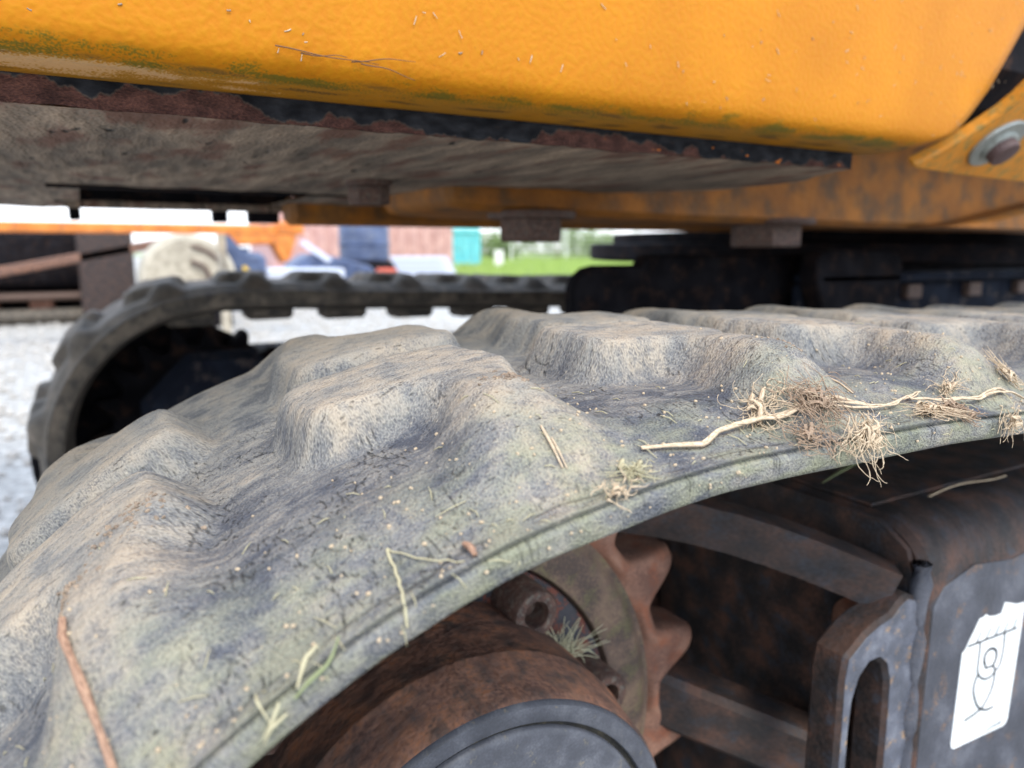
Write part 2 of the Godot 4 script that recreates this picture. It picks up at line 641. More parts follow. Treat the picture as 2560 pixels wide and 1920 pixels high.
# paint of the skirt panel, 1 m along by 0.25 m up from its lower rim
func bake_panel() -> StandardMaterial3D:
	var w := 2048
	var h := 512
	var peel := field(noise(31, 0.115, 2), w, h)
	var soft := field(noise(32, 0.006, 3), w, h)
	var st := field(noise(33, 0.05, 4), w, h, 340, 512)
	var fine := field(noise(34, 0.35, 3), w, h)
	var patch := field(noise(35, 0.012, 4), w, h)
	var chip := field(noise(36, 0.06, 3), w, h)
	var out := PackedByteArray()
	out.resize(w * h * 3)
	var hb := PackedByteArray()
	hb.resize(w * h)
	var k := 0
	for y in h:
		var up := (y + 0.5) / h * 0.25
		for x in w:
			var s := st[k] / 255.0 - 0.5
			var f := fine[k] / 255.0 - 0.5
			var so := soft[k] / 255.0 - 0.5
			var pa := patch[k] / 255.0
			var xx := float(x) / w
			var r := 184.0 + so * 14.0
			var g := 116.0 + so * 12.0 + (peel[k] / 255.0 - 0.5) * 10.0
			var b := 8.0 + so * 5.0
			# dull, dirty paint on the rim that turns under
			var rim := 1.0 - sstep(0.016, 0.023, up + s * 0.008)
			var dirt := clampf(rim * (0.62 + (pa - 0.5) * 0.5) + f * 0.5 * rim, 0.0, 1.0)
			r = lerpf(r, 160.0, dirt)
			g = lerpf(g, 117.0, dirt)
			b = lerpf(b, 50.0, dirt)
			# green film along the bend
			var band := exp(-pow((up - 0.0205 - (pa - 0.5) * 0.006) / 0.0055, 2.0))
			var al := clampf((band - 0.66 + s * 2.0 + f * 2.0 + (pa - 0.5) * 1.6) * 1.4, 0.0, 0.78) * sstep(0.02, 0.2, band)
			r = lerpf(r, 92.0, al)
			g = lerpf(g, 92.0, al)
			b = lerpf(b, 34.0, al)
			# dark grime streaks on the rim
			var gm := clampf((absf(s) - 0.16) * 6.0 - 0.15 + f * 1.6, 0.0, 0.75) * rim * sstep(0.0, 0.01, up)
			r = lerpf(r, 92.0, gm)
			g = lerpf(g, 70.0, gm)
			b = lerpf(b, 40.0, gm)
			# paint worn through to pale primer near the rear corner
			var worn := (1.0 - sstep(0.22, 0.34, xx + (pa - 0.5) * 0.1)) * rim * sstep(0.004, 0.008, up)
			var wv := clampf((worn - 0.55 + s * 1.6 + f * 1.2) * 3.0, 0.0, 0.85) * minf(1.0, worn * 3.0)
			r = lerpf(r, 214.0, wv)
			g = lerpf(g, 172.0, wv)
			b = lerpf(b, 128.0, wv)
			var rs := clampf((chip[k] / 255.0 - 0.93) * 30.0, 0.0, 1.0) * 0.5
			r = lerpf(r, 140.0, rs)
			g = lerpf(g, 84.0, rs)
			b = lerpf(b, 40.0, rs)
			out[k * 3] = clampi(int(r), 0, 255)
			out[k * 3 + 1] = clampi(int(g), 0, 255)
			out[k * 3 + 2] = clampi(int(b), 0, 255)
			hb[k] = clampi(int(128.0 + (peel[k] / 255.0 - 0.5) * 150.0 * (1.0 - rim * 0.6) + f * 22.0 * (0.3 + rim) + (wv + gm) * 24.0), 0, 255)
			k += 1
	var mt := mat(0.55, tex(out, w, h))
	mt.metallic_specular = 0.32
	return bump(mt, tex(hb, w, h, Image.FORMAT_L8), 0.045)

# black edge of the belly plate with rust creeping up from below: 0.9 m by 14 mm
func bake_strip() -> StandardMaterial3D:
	var w := 2048
	var h := 64
	var a := field(noise(41, 0.006, 3), w, 1, w, 1)
	var a2 := field(noise(47, 0.03, 5), w, 1, w, 1)
	var st := field(noise(42, 0.03, 4), w, h)
	var fi := field(noise(43, 0.25, 3), w, h)
	var ch := field(noise(44, 0.035, 2), w, h)
	var out := PackedByteArray()
	out.resize(w * h * 3)
	var hb := PackedByteArray()
	hb.resize(w * h)
	var k := 0
	for y in h:
		var up := (y + 0.5) / h
		for x in w:
			var xx := float(x) / w
			var edge := lerpf(0.5, 0.2, sstep(0.3, 0.9, xx)) + (a[x] / 255.0 - 0.5) * 0.95 + (a2[x] / 255.0 - 0.5) * 0.42 + (fi[k] / 255.0 - 0.5) * 0.04
			var f := fi[k] / 255.0 - 0.5
			var s := st[k] / 255.0 - 0.5
			var rust := clampf((edge - up) * 26.0, 0.0, 1.0)
			var rimline := exp(-pow((edge - up) / 0.03, 2.0)) * 0.5
			var r := 27.0 + s * 34.0
			var g := 28.0 + s * 34.0
			var b := 31.0 + s * 34.0
			r = lerpf(r, 72.0 + 44.0 * s + 50.0 * f, rust)
			g = lerpf(g, 48.0 + 30.0 * s + 34.0 * f, rust)
			b = lerpf(b, 42.0 + 24.0 * s + 24.0 * f, rust)
			r = lerpf(r, 120.0, rimline)
			g = lerpf(g, 98.0, rimline)
			b = lerpf(b, 82.0, rimline)
			var og := clampf((ch[k] / 255.0 - 0.82) * 14.0, 0.0, 1.0) * sstep(0.55, 0.8, xx) * (1.0 - sstep(0.4, 0.55, up))
			r = lerpf(r, 205.0, og)
			g = lerpf(g, 112.0, og)
			b = lerpf(b, 40.0, og)
			out[k * 3] = clampi(int(r), 0, 255)
			out[k * 3 + 1] = clampi(int(g), 0, 255)
			out[k * 3 + 2] = clampi(int(b), 0, 255)
			hb[k] = clampi(int(150.0 - rust * 60.0 + f * 80.0 * (0.25 + rust) + s * 60.0), 0, 255)
			k += 1
	var mt := mat(0.85, tex(out, w, h))
	mt.metallic_specular = 0.25
	return bump(mt, tex(hb, w, h, Image.FORMAT_L8), 0.3)

# caked underside of the belly plate: 0.95 m by 0.85 m
func bake_belly() -> StandardMaterial3D:
	var w := 1536
	var h := 1024
	var big := field(noise(51, 0.011, 5), w, h, 1536, 300)
	var med := field(noise(52, 0.04, 5), w, h, 1536, 260)
	var fi := field(noise(53, 0.3, 3), w, h, 1536, 400)
	var sc := field(noise(54, 0.012, 3, FastNoiseLite.TYPE_SIMPLEX_SMOOTH, FastNoiseLite.FRACTAL_RIDGED), w, h, 1536, 300)
	var wh := field(noise(55, 0.008, 3), w, h)
	var rs := field(noise(56, 0.016, 5), w, h, 1536, 400)
	var out := PackedByteArray()
	out.resize(w * h * 3)
	var hb := PackedByteArray()
	hb.resize(w * h)
	var k := 0
	for y in h:
		var d := (y + 0.5) / h * 0.85          # distance in from the front edge
		for x in w:
			var b := big[k] / 255.0
			var m := med[k] / 255.0
			var f := fi[k] / 255.0 - 0.5
			var xx := float(x) / w
			var t := clampf(0.5 + (b - 0.5) * 0.8 + (m - 0.5) * 0.8 + f * 0.7, 0.0, 1.0)
			var r := lerpf(100.0, 186.0, t)
			var g := lerpf(90.0, 164.0, t)
			var bl := lerpf(80.0, 142.0, t)
			var rust := clampf((rs[k] / 255.0 - 0.62 + 0.32 * (1.0 - sstep(0.0, 0.08, d)) * (1.0 - sstep(0.3, 0.6, xx)) + f * 0.3) * 4.0, 0.0, 0.8)
			r = lerpf(r, 112.0, rust)
			g = lerpf(g, 76.0, rust)
			bl = lerpf(bl, 62.0, rust)
			var cut := clampf((sc[k] / 255.0 - 0.89) * 16.0, 0.0, 1.0) * clampf((wh[k] / 255.0 - 0.46) * 8.0, 0.0, 1.0)
			var sh := 1.0 - 0.7 * cut
			out[k * 3] = clampi(int(r * sh), 0, 255)
			out[k * 3 + 1] = clampi(int(g * sh), 0, 255)
			out[k * 3 + 2] = clampi(int(bl * sh), 0, 255)
			hb[k] = clampi(int(128.0 + (m - 0.5) * 120.0 + (b - 0.5) * 70.0 + f * 40.0 - cut * 90.0), 0, 255)
			k += 1
	return bump(mat(0.9, tex(out, w, h)), tex(hb, w, h, Image.FORMAT_L8), 0.5)

func materials() -> void:
	var f1 := bump_tex(71, 512, 0.06)
	var f2 := bump_tex(72, 512, 0.02, 5)
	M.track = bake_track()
	M.panel = bake_panel()
	M.strip = bake_strip()
	M.belly = bake_belly()
	M.far_rubber = bump(tri(mat(0.88, surface_tex(80, 256, [[0.2, c8(78, 74, 68)], [0.8, c8(124, 114, 102)]], [[0.2, c8(60, 58, 58)], [0.8, c8(86, 82, 76)]], 0.03, 0.2, 0.62)), 3.0), f1, 0.1)
	M.rust = bump(tri(mat(0.78, surface_tex(81, 512, [[0.2, c8(108, 78, 66)], [0.5, c8(138, 102, 86)], [0.8, c8(158, 120, 100)]], [[0.2, c8(118, 70, 52)], [0.8, c8(150, 92, 66)]], 0.012, 0.16, 0.5, 0.7, 110.0)), 5.0), f1, 0.06)
	M.ring = bump(tri(mat(0.72, surface_tex(110, 512, [[0.2, c8(82, 70, 64)], [0.5, c8(112, 92, 80)], [0.8, c8(134, 112, 92)]], [[0.2, c8(96, 90, 66)], [0.8, c8(126, 116, 84)]], 0.012, 0.16, 0.55, 0.7, 90.0)), 5.0), f1, 0.06)
	M.hub_rust = bump(tri(mat(0.7, surface_tex(82, 512, [[0.2, c8(74, 54, 48)], [0.45, c8(120, 88, 74)], [0.65, c8(142, 102, 82)], [0.8, c8(162, 108, 76)]], [[0.2, c8(48, 46, 48)], [0.8, c8(74, 66, 62)]], 0.014, 0.14, 0.5, 0.7, 90.0)), 5.0), f1, 0.08)
	M.hub_plate = bump(tri(mat(0.62, surface_tex(83, 512, [[0.2, c8(40, 42, 48)], [0.8, c8(66, 66, 72)]], [[0.2, c8(96, 52, 42)], [0.8, c8(122, 66, 50)]], 0.014, 0.16, 0.53)), 5.0), f1, 0.05)
	M.frame_rust = bump(tri(mat(0.72, surface_tex(84, 512, [[0.15, c8(28, 26, 27)], [0.5, c8(58, 44, 39)], [0.85, c8(90, 62, 50)]], [[0.2, c8(34, 36, 42)], [0.8, c8(58, 60, 68)]], 0.014, 0.16, 0.56, 0.6, 70.0)), 4.0), f1, 0.06)
	M.frame_paint = bump(tri(mat(0.5, surface_tex(85, 512, [[0.2, c8(52, 55, 64)], [0.6, c8(66, 69, 79)], [0.9, c8(88, 91, 100)]], [[0.2, c8(84, 68, 62)], [0.8, c8(122, 96, 78)]], 0.012, 0.25, 0.8, 0.5, 24.0)), 4.0), f1, 0.04)
	M.eye_paint = bump(tri(mat(0.5, surface_tex(108, 512, [[0.2, c8(66, 70, 80)], [0.6, c8(84, 88, 100)], [0.9, c8(106, 110, 120)]], [[0.2, c8(110, 92, 80)], [0.8, c8(150, 124, 98)]], 0.02, 0.25, 0.72, 0.5, 24.0)), 5.0), f1, 0.04)
	M.cap = bump(tri(mat(0.55, surface_tex(86, 512, [[0.2, c8(60, 63, 71)], [0.6, c8(76, 79, 88)], [0.9, c8(98, 101, 108)]], [[0.2, c8(92, 88, 78)], [0.8, c8(120, 112, 96)]], 0.02, 0.3, 0.8, 0.6)), 5.0), f1, 0.03)
	M.groove = tri(mat(0.8, surface_tex(87, 256, [[0.2, c8(22, 22, 22)], [0.8, c8(52, 49, 40)]], [[0.2, c8(44, 41, 33)], [0.8, c8(74, 68, 52)]], 0.03, 0.2, 0.6)), 8.0)
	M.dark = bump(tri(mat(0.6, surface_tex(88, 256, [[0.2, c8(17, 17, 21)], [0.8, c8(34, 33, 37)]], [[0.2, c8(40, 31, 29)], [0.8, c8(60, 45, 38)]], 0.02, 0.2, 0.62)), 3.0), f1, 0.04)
	M.navy = bump(tri(mat(0.5, surface_tex(89, 256, [[0.2, c8(24, 28, 38)], [0.8, c8(38, 44, 56)]], [[0.2, c8(66, 60, 60)], [0.8, c8(88, 80, 74)]], 0.02, 0.2, 0.68)), 3.0), f1, 0.03)
	M.yellow = bump(tri(mat(0.5, surface_tex(90, 256, [[0.2, c8(204, 126, 26)], [0.8, c8(226, 146, 34)]], [[0.2, c8(150, 104, 44)], [0.8, c8(176, 120, 48)]], 0.014, 0.2, 0.72)), 3.0), f1, 0.05)
	M.grimy_yellow = bump(tri(mat(0.7, surface_tex(91, 512, [[0.2, c8(150, 92, 26)], [0.8, c8(182, 114, 32)]], [[0.2, c8(96, 70, 46)], [0.8, c8(130, 92, 52)]], 0.008, 0.16, 0.4, 0.6, 110.0)), 3.0), f1, 0.08)
	M.bracket = bump(tri(mat(0.55, surface_tex(92, 512, [[0.2, c8(214, 138, 34)], [0.8, c8(228, 150, 44)]], [[0.2, c8(118, 112, 62)], [0.8, c8(152, 140, 90)]], 0.018, 0.2, 0.6, 0.6)), 6.0), f1, 0.05)
	M.bolt = bump(tri(mat(0.7, surface_tex(93, 256, [[0.2, c8(70, 52, 46)], [0.8, c8(108, 80, 68)]], [[0.2, c8(90, 84, 78)], [0.8, c8(122, 112, 100)]], 0.04, 0.2, 0.6)), 12.0), f1, 0.05)
	M.zinc = bump(tri(mat(0.45, surface_tex(94, 256, [[0.2, c8(150, 156, 152)], [0.8, c8(186, 190, 184)]], [[0.2, c8(120, 116, 100)], [0.8, c8(150, 140, 120)]], 0.03, 0.2, 0.75)), 10.0), f1, 0.02)
	M.zinc.metallic = 0.5
	M.plum = bump(tri(mat(0.55, null, Color8(88, 68, 66)), 10.0), f1, 0.05)
	M.sticker = bump(tri(mat(0.4, surface_tex(95, 256, [[0.2, c8(226, 232, 234)], [0.8, c8(240, 243, 245)]], [[0.2, c8(214, 222, 228)], [0.8, c8(226, 232, 236)]], 0.02, 0.2, 0.72)), 8.0), f1, 0.01)
	M.ink = mat(0.6, null, Color8(34, 36, 42))
	M.straw = mat(0.85, surface_tex(96, 128, [[0.2, c8(168, 150, 126)], [0.8, c8(214, 196, 168)]], [[0.2, c8(142, 120, 98)], [0.8, c8(170, 146, 120)]], 0.05, 0.3, 0.62))
	M.straw_brown = mat(0.9, surface_tex(97, 128, [[0.2, c8(136, 116, 98)], [0.8, c8(174, 152, 128)]], [[0.2, c8(88, 70, 58)], [0.8, c8(118, 94, 76)]], 0.05, 0.3, 0.6))
	M.twig = mat(0.8, surface_tex(98, 128, [[0.2, c8(132, 102, 84)], [0.8, c8(172, 140, 116)]], [[0.2, c8(106, 82, 68)], [0.8, c8(134, 106, 88)]], 0.04, 0.3, 0.66))
	M.grass = mat(0.7, null, Color8(122, 130, 92))
	M.pale_grass = mat(0.8, null, Color8(172, 166, 136))
	M.bark = mat(0.85, null, Color8(104, 74, 52))
	M.hub_grass = mat(0.8, null, Color8(206, 202, 168))
	M.seed = mat(0.85, null, Color8(182, 164, 138))
	M.soil = bump(tri(mat(0.95, surface_tex(99, 128, [[0.2, c8(126, 112, 98)], [0.8, c8(164, 146, 126)]], [[0.2, c8(112, 98, 86)], [0.8, c8(138, 122, 106)]], 0.05, 0.3, 0.6)), 30.0), f1, 0.1)
	M.gravel = bump(tri(mat(0.9, surface_tex(101, 512, [[0.2, c8(140, 138, 134)], [0.8, c8(196, 192, 186)]], [[0.2, c8(110, 106, 100)], [0.8, c8(150, 144, 136)]], 0.03, 0.25, 0.62, 0.8)), 1.5), f2, 1.0)
	M.stone = mat(0.9, null, Color8(178, 174, 168))
	M.lawn = tri(mat(0.9, surface_tex(102, 256, [[0.2, c8(112, 134, 66)], [0.8, c8(142, 160, 84)]], [[0.2, c8(120, 140, 60)], [0.8, c8(150, 160, 80)]], 0.03, 0.2, 0.6)), 0.25)
	M.leaf = mat(0.8, null, Color8(132, 150, 100))
	M.leaf.backlight_enabled = true
	M.leaf.backlight = Color(0.2, 0.25, 0.1)
	for q in [M.dark, M.navy]:
		q.metallic_specular = 0.2
		q.roughness = 0.85
	M.brick_red = bump(tri(mat(0.7, surface_tex(103, 256, [[0.2, c8(176, 136, 132)], [0.8, c8(200, 160, 154)]], [[0.2, c8(156, 112, 106)], [0.8, c8(176, 132, 124)]], 0.02, 0.2, 0.7)), 0.6), f2, 0.2)
	M.turquoise = bump(tri(mat(0.6, surface_tex(104, 128, [[0.2, c8(92, 178, 190)], [0.8, c8(116, 198, 206)]], [[0.2, c8(96, 140, 140)], [0.8, c8(120, 160, 160)]], 0.03, 0.2, 0.75)), 0.6), f2, 0.2)
	M.silver = bump(tri(mat(0.55, null, Color8(190, 196, 210)), 2.0), f2, 0.1)
	M.cream = bump(tri(mat(0.8, surface_tex(105, 256, [[0.2, c8(160, 152, 136)], [0.8, c8(196, 188, 170)]], [[0.2, c8(130, 122, 108)], [0.8, c8(160, 150, 134)]], 0.02, 0.2, 0.66)), 2.0), f2, 0.3)
	M.orange = bump(tri(mat(0.55, surface_tex(106, 256, [[0.2, c8(196, 112, 40)], [0.8, c8(222, 136, 60)]], [[0.2, c8(150, 92, 50)], [0.8, c8(180, 112, 60)]], 0.02, 0.2, 0.66)), 1.5), f2, 0.1)
	M.steel_blue = bump(tri(mat(0.5, surface_tex(107, 128, [[0.2, c8(52, 64, 92)], [0.8, c8(80, 94, 126)]], [[0.2, c8(90, 96, 112)], [0.8, c8(110, 116, 130)]], 0.02, 0.2, 0.7)), 1.5), f2, 0.1)
	M.white = mat(0.7, null, Color8(226, 226, 222))

func c8(r: int, g: int, b: int) -> Color:
	return Color8(r, g, b)

# ---------------------------------------------------------------- the excavator
func grid(mb: MB, rows: Array, uvs: Array) -> void:
	# rows of points, first index up, second along; normals from neighbours
	var m := rows.size()
	var c: int = rows[0].size()
	var first := mb.v.size()
	for a in m:
		for b in c:
			var du: Vector3 = rows[a][mini(b + 1, c - 1)] - rows[a][maxi(b - 1, 0)]
			var dv: Vector3 = rows[mini(a + 1, m - 1)][b] - rows[maxi(a - 1, 0)][b]
			mb.vert(rows[a][b], du.cross(dv).normalized(), uvs[a][b])
	for a in m - 1:
		for b in c - 1:
			var q := first + a * c + b
			mb.tri(q, q + 1, q + c + 1)
			mb.tri(q, q + c + 1, q + c)

func smooth_outline(pts: Array, per := 6) -> PackedVector2Array:
	# Catmull-Rom through a closed ring of points
	var out := PackedVector2Array()
	var m := pts.size()
	for k in m:
		var a: Vector2 = pts[(k + m - 1) % m]
		var b: Vector2 = pts[k]
		var c: Vector2 = pts[(k + 1) % m]
		var d: Vector2 = pts[(k + 2) % m]
		for j in per:
			out.append(b.cubic_interpolate(c, a, d, float(j) / per))
	return out

func hex(r: float, turn := 0.0) -> PackedVector2Array:
	var p := PackedVector2Array()
	for k in 6:
		p.append(Vector2(cos(TAU * k / 6 + turn), sin(TAU * k / 6 + turn)) * r)
	return p

func disc(r: float, segs := 40) -> PackedVector2Array:
	var p := PackedVector2Array()
	for k in segs:
		p.append(Vector2(cos(TAU * k / segs), sin(TAU * k / segs)) * r)
	return p

func sprocket_radius(g: float) -> float:
	# 19 blunt teeth with round roots
	var step := TAU / 19.0
	var t := fposmod(g - deg_to_rad(9.6) + step / 2.0, step) / step - 0.5      # 0 at a tip
	var a := absf(t) * 2.0
	return 0.1605 + 0.0285 * (1.0 - sstep(0.1, 0.74, a)) - 0.001 * a

func make_sprocket(parent: Node3D, zf: float, dirz: float, m_ring: Material, m_hub: Material, m_bolt: Material) -> void:
	var mb := MB.new()
	var n := 19 * 24
	var rings := [[0.119, -0.006], [0.1195, 0.0], [0.1205, 0.001], [0.139, 0.001], [0.1435, -0.0015], [0.147, -0.0045], [0.149, -0.0035]]
	var rows := []
	var uvs := []
	for q in rings:
		var r := []
		var u := []
		for k in n + 1:
			var g := TAU * k / n * dirz + PI
			r.append(Vector3(cos(g) * q[0], sin(g) * q[0], zf + q[1] * dirz))
			u.append(Vector2.ZERO)
		rows.append(r)
		uvs.append(u)
	rows.reverse()
	uvs.reverse()
	grid(mb, rows, uvs)
	var sp := part(parent, "drive_sprocket", mb, M.ring)
	mb = MB.new()
	rows = []
	uvs = []
	for q in [[0.0, -0.0035], [0.12, -0.0005], [0.3, 0.0008], [0.5, 0.0004], [0.7, -0.0006], [0.85, -0.002], [0.95, -0.005], [1.0, -0.009], [1.0, -0.016], [1.0, -0.03], [0.95, -0.0345], [0.0, -0.036]]:
		var r := []
		var u := []
		for k in n + 1:
			var g := TAU * k / n * dirz + PI
			var R := lerpf(0.149, sprocket_radius(g), q[0])
			r.append(Vector3(cos(g) * R, sin(g) * R, zf + q[1] * dirz))
			u.append(Vector2.ZERO)
		rows.append(r)
		uvs.append(u)
	rows.reverse()
	uvs.reverse()
	grid(mb, rows, uvs)
	part(sp, "toothed_rim", mb, m_ring)
	var hb := MB.new()
	var t := at(0, 0, zf, Vector3(0, 0.0 if dirz > 0.0 else 180.0, 0))
	hb.lathe(t, [Vector2(0.1185, -0.03), Vector2(0.1185, -0.0035), Vector2(0.1175, -0.0022), Vector2(0.02, -0.0022)], 96)
	part(sp, "hub_plate", hb, m_hub)
	for k in 9:
		var g := deg_to_rad([59.0, 16.5, -25.0, -65.0, -105.0, -145.0, 175.0, 137.0, 98.0][k])
		var b := MB.new()
		var bt := t * at(cos(g) * 0.1035, sin(g) * 0.1035, -0.002)
		b.lathe(bt, [Vector2(0.0132, 0.0), Vector2(0.0132, 0.0225), Vector2(0.0118, 0.0245), Vector2(0.0072, 0.0245), Vector2(0.0068, 0.0235), Vector2(0.0068, 0.012), Vector2(0.0, 0.011)], 30)
		part(sp, "socket_bolt", b, m_bolt)

func build_excavator() -> void:
	var ex := thing("mini_excavator", "orange yellow mini excavator seen close up, with muddy black rubber tracks and rusty drive sprocket", "excavator", Vector3(0.6, GROUND, -0.65))
	# ---- running gear
	near_lugs()
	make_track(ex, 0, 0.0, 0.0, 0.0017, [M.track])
	outer_lugs.clear()
	inner_lugs.clear()
	for k in range(-7, 38):
		outer_lugs.append(0.085 + 0.1145 * k)
		inner_lugs.append(0.03 + 0.1145 * k)
	var far := make_track(ex, 1, 0.02, -0.93, 0.0035, [M.far_rubber])
	# drive blocks on the inner face of the far belt, seen against the light
	for k in range(-2, 9):
		var mb := MB.new()
		var x := 0.09 + 0.1145 * k
		if x > -0.05 or k > 0:
			var c := on_loop(x, 0.176)
			mb.box(at(0.02 + c.x, c.y, -1.03, Vector3(0, 0, 0)), Vector3(0.068, 0.028, 0.05), 0.006)
			part(far, "drive_block", mb, M.far_rubber)
	make_sprocket(ex, -0.178, 1.0, M.rust, M.hub_plate, M.bolt)
	var mb := MB.new()
	mb.lathe(at(0, 0, 0), [Vector2(0.0965, -0.182), Vector2(0.0965, -0.15), Vector2(0.0952, -0.128), Vector2(0.0957, -0.1265), Vector2(0.0955, -0.125), Vector2(0.0945, -0.1235), Vector2(0.0905, -0.1), Vector2(0.0888, -0.0968), Vector2(0.0872, -0.0985), Vector2(0.05, -0.0995)], 160)
	var fd := part(ex, "final_drive", mb, M.hub_rust)
	mb = MB.new()
	mb.lathe(at(0, 0, 0), [Vector2(0.0886, -0.0985), Vector2(0.0886, -0.0962), Vector2(0.0872, -0.0945), Vector2(0.0806, -0.0945), Vector2(0.0798, -0.0952), Vector2(0.0796, -0.0985), Vector2(0.05, -0.0985)], 160)
	part(fd, "cap_ring", mb, M.cap)
	mb = MB.new()
	mb.lathe(at(0, 0, 0), [Vector2(0.0800, -0.0978), Vector2(0.0775, -0.0978), Vector2(0.07, -0.0975)], 120)
	part(fd, "cap_groove", mb, M.groove)
	mb = MB.new()
	mb.lathe(at(0, 0, 0), [Vector2(0.0772, -0.0985), Vector2(0.0772, -0.0965), Vector2(0.0762, -0.0952), Vector2(0.074, -0.0946), Vector2(0.04, -0.0942), Vector2(0.0, -0.094)], 120)
	part(fd, "end_cap", mb, M.cap)
	# ---- near track frame with its tie-down eye and lifting sticker
	var fr := MB.new()
	var sec := PackedVector2Array()
	for q in [[0.0, -0.19], [0.0, 0.085]]:
		sec.append(Vector2(q[0], q[1]))
	for k in range(1, 9):
		var g := PI / 2 * k / 8.0
		sec.append(Vector2(-0.034 + 0.034 * cos(g), 0.085 + 0.034 * sin(g)))
	for q in [[-0.2, 0.122], [-0.22, 0.1], [-0.22, -0.19]]:
		sec.append(Vector2(q[0], q[1]))
	# the section lies in (z, y); push it along x
	var tf := Transform3D(Basis(Vector3(0, 0, 1), Vector3(0, 1, 0), Vector3(-1, 0, 0)), Vector3(1.2, 0, -0.08))
	fr.prism(tf, sec, 0.942, 0.004, 0.5)
	var frame := part(ex, "track_frame", fr, M.frame_rust)
	mb = MB.new()
	mb.prism(at(0, 0, -0.0802), PackedVector2Array([Vector2(0.263, -0.185), Vector2(1.19, -0.185), Vector2(1.19, 0.086), Vector2(0.9, 0.09), Vector2(0.6, 0.084), Vector2(0.42, 0.091), Vector2(0.34, 0.086), Vector2(0.3, 0.091), Vector2(0.272, 0.084), Vector2(0.264, 0.074)]), 0.0006, 0.0002)
	part(frame, "painted_side", mb, M.frame_paint)
	mb = MB.new()
	mb.prism(Transform3D(Basis(Vector3(0, 0, 1), Vector3(0, 1, 0), Vector3(-1, 0, 0)), Vector3(0.2575, 0, -0.08)), PackedVector2Array([Vector2(-0.004, -0.19), Vector2(-0.004, 0.082), Vector2(-0.012, 0.105), Vector2(-0.03, 0.117), Vector2(-0.2, 0.118), Vector2(-0.2, -0.19)]), 0.004)
	part(frame, "end_plate", mb, M.frame_rust)
	mb = MB.new()
	mb.box(at(0.73, 0.1222, -0.205, Vector3(0.9, 0, 0)), Vector3(0.938, 0.002, 0.17), 0.0008)
	part(frame, "top_plate", mb, M.frame_rust)
	# ribs and plates in the dark behind the sprocket
	mb = MB.new()
	var pts := PackedVector3Array()
	for k in 13:
		var t := k / 12.0
		pts.append(Vector3(lerpf(0.06, 0.245, t), 0.104 - 0.02 * t * t + 0.018 * sin(t * PI), lerpf(-0.27, -0.095, t)))
	mb.bar(pts, 0.02, 0.024)
	part(frame, "guard_rib", mb, M.frame_rust)
	mb = MB.new()
	mb.box(Transform3D(Basis.looking_at((Vector3(0.06, 0.05, -0.27) - Vector3(0.25, -0.03, -0.1)).normalized(), Vector3.UP), Vector3(0.165, -0.005, -0.19)), Vector3(0.03, 0.035, 0.26), 0.004)
	part(frame, "lower_rib", mb, M.frame_rust)
	mb = MB.new()
	mb.box(at(0.62, -0.035, -0.315), Vector3(1.25, 0.3, 0.02), 0.004)
	part(frame, "inner_wall", mb, M.frame_rust)
	mb = MB.new()
	mb.lathe(at(0.2575, 0.05, -0.115, Vector3(0, -90, 0)), [Vector2(0.017, 0.0), Vector2(0.017, 0.008), Vector2(0.014, 0.011), Vector2(0.006, 0.012), Vector2(0.0, 0.012)], 24)
	part(frame, "plug", mb, M.rust)
	# tie-down eye: a plate with a long slot
	mb = MB.new()
	var ring := PackedVector2Array()
	var outer := [Vector2(0.2575, -0.17), Vector2(0.2575, 0.072), Vector2(0.2505, 0.0825), Vector2(0.2425, 0.0855), Vector2(0.2355, 0.0825), Vector2(0.2295, 0.0775), Vector2(0.219, 0.0755), Vector2(0.2085, 0.0715), Vector2(0.2, 0.0655), Vector2(0.1945, 0.062), Vector2(0.1925, 0.05), Vector2(0.193, 0.02), Vector2(0.193, -0.17)]
	for q in outer:
		ring.append(q)
	for q in [Vector2(0.2035, -0.17), Vector2(0.2025, 0.02), Vector2(0.2035, 0.036), Vector2(0.2075, 0.047), Vector2(0.214, 0.053), Vector2(0.2215, 0.053), Vector2(0.2275, 0.048), Vector2(0.231, 0.038), Vector2(0.232, 0.02), Vector2(0.2335, -0.17)]:
		ring.append(q)
	mb.prism(at(0, 0, -0.102), ring, 0.02, 0.0022)
	var eye := part(frame, "tie_down_eye", mb, M.frame_rust)
	mb = MB.new()
	mb.prism(at(0, 0, -0.0821), Geometry2D.offset_polygon(ring, -0.0022, Geometry2D.JOIN_ROUND)[0], 0.0006, 0.0002)
	part(eye, "painted_face", mb, M.eye_paint)
	mb = MB.new()
	var wp := PackedVector3Array()
	var wr := PackedFloat32Array()
	for k in 24:
		wp.append(Vector3(0.2555 + 0.0008 * sin(k * 2.1), 0.1 - k * 0.011, -0.0835))
		wr.append(0.0052 + 0.0009 * sin(k * 1.7))
	mb.tube(wp, wr, 8)
	part(frame, "weld_bead", mb, M.frame_paint)
	build_sticker(frame)
	build_upper(ex)
	build_middle(ex)

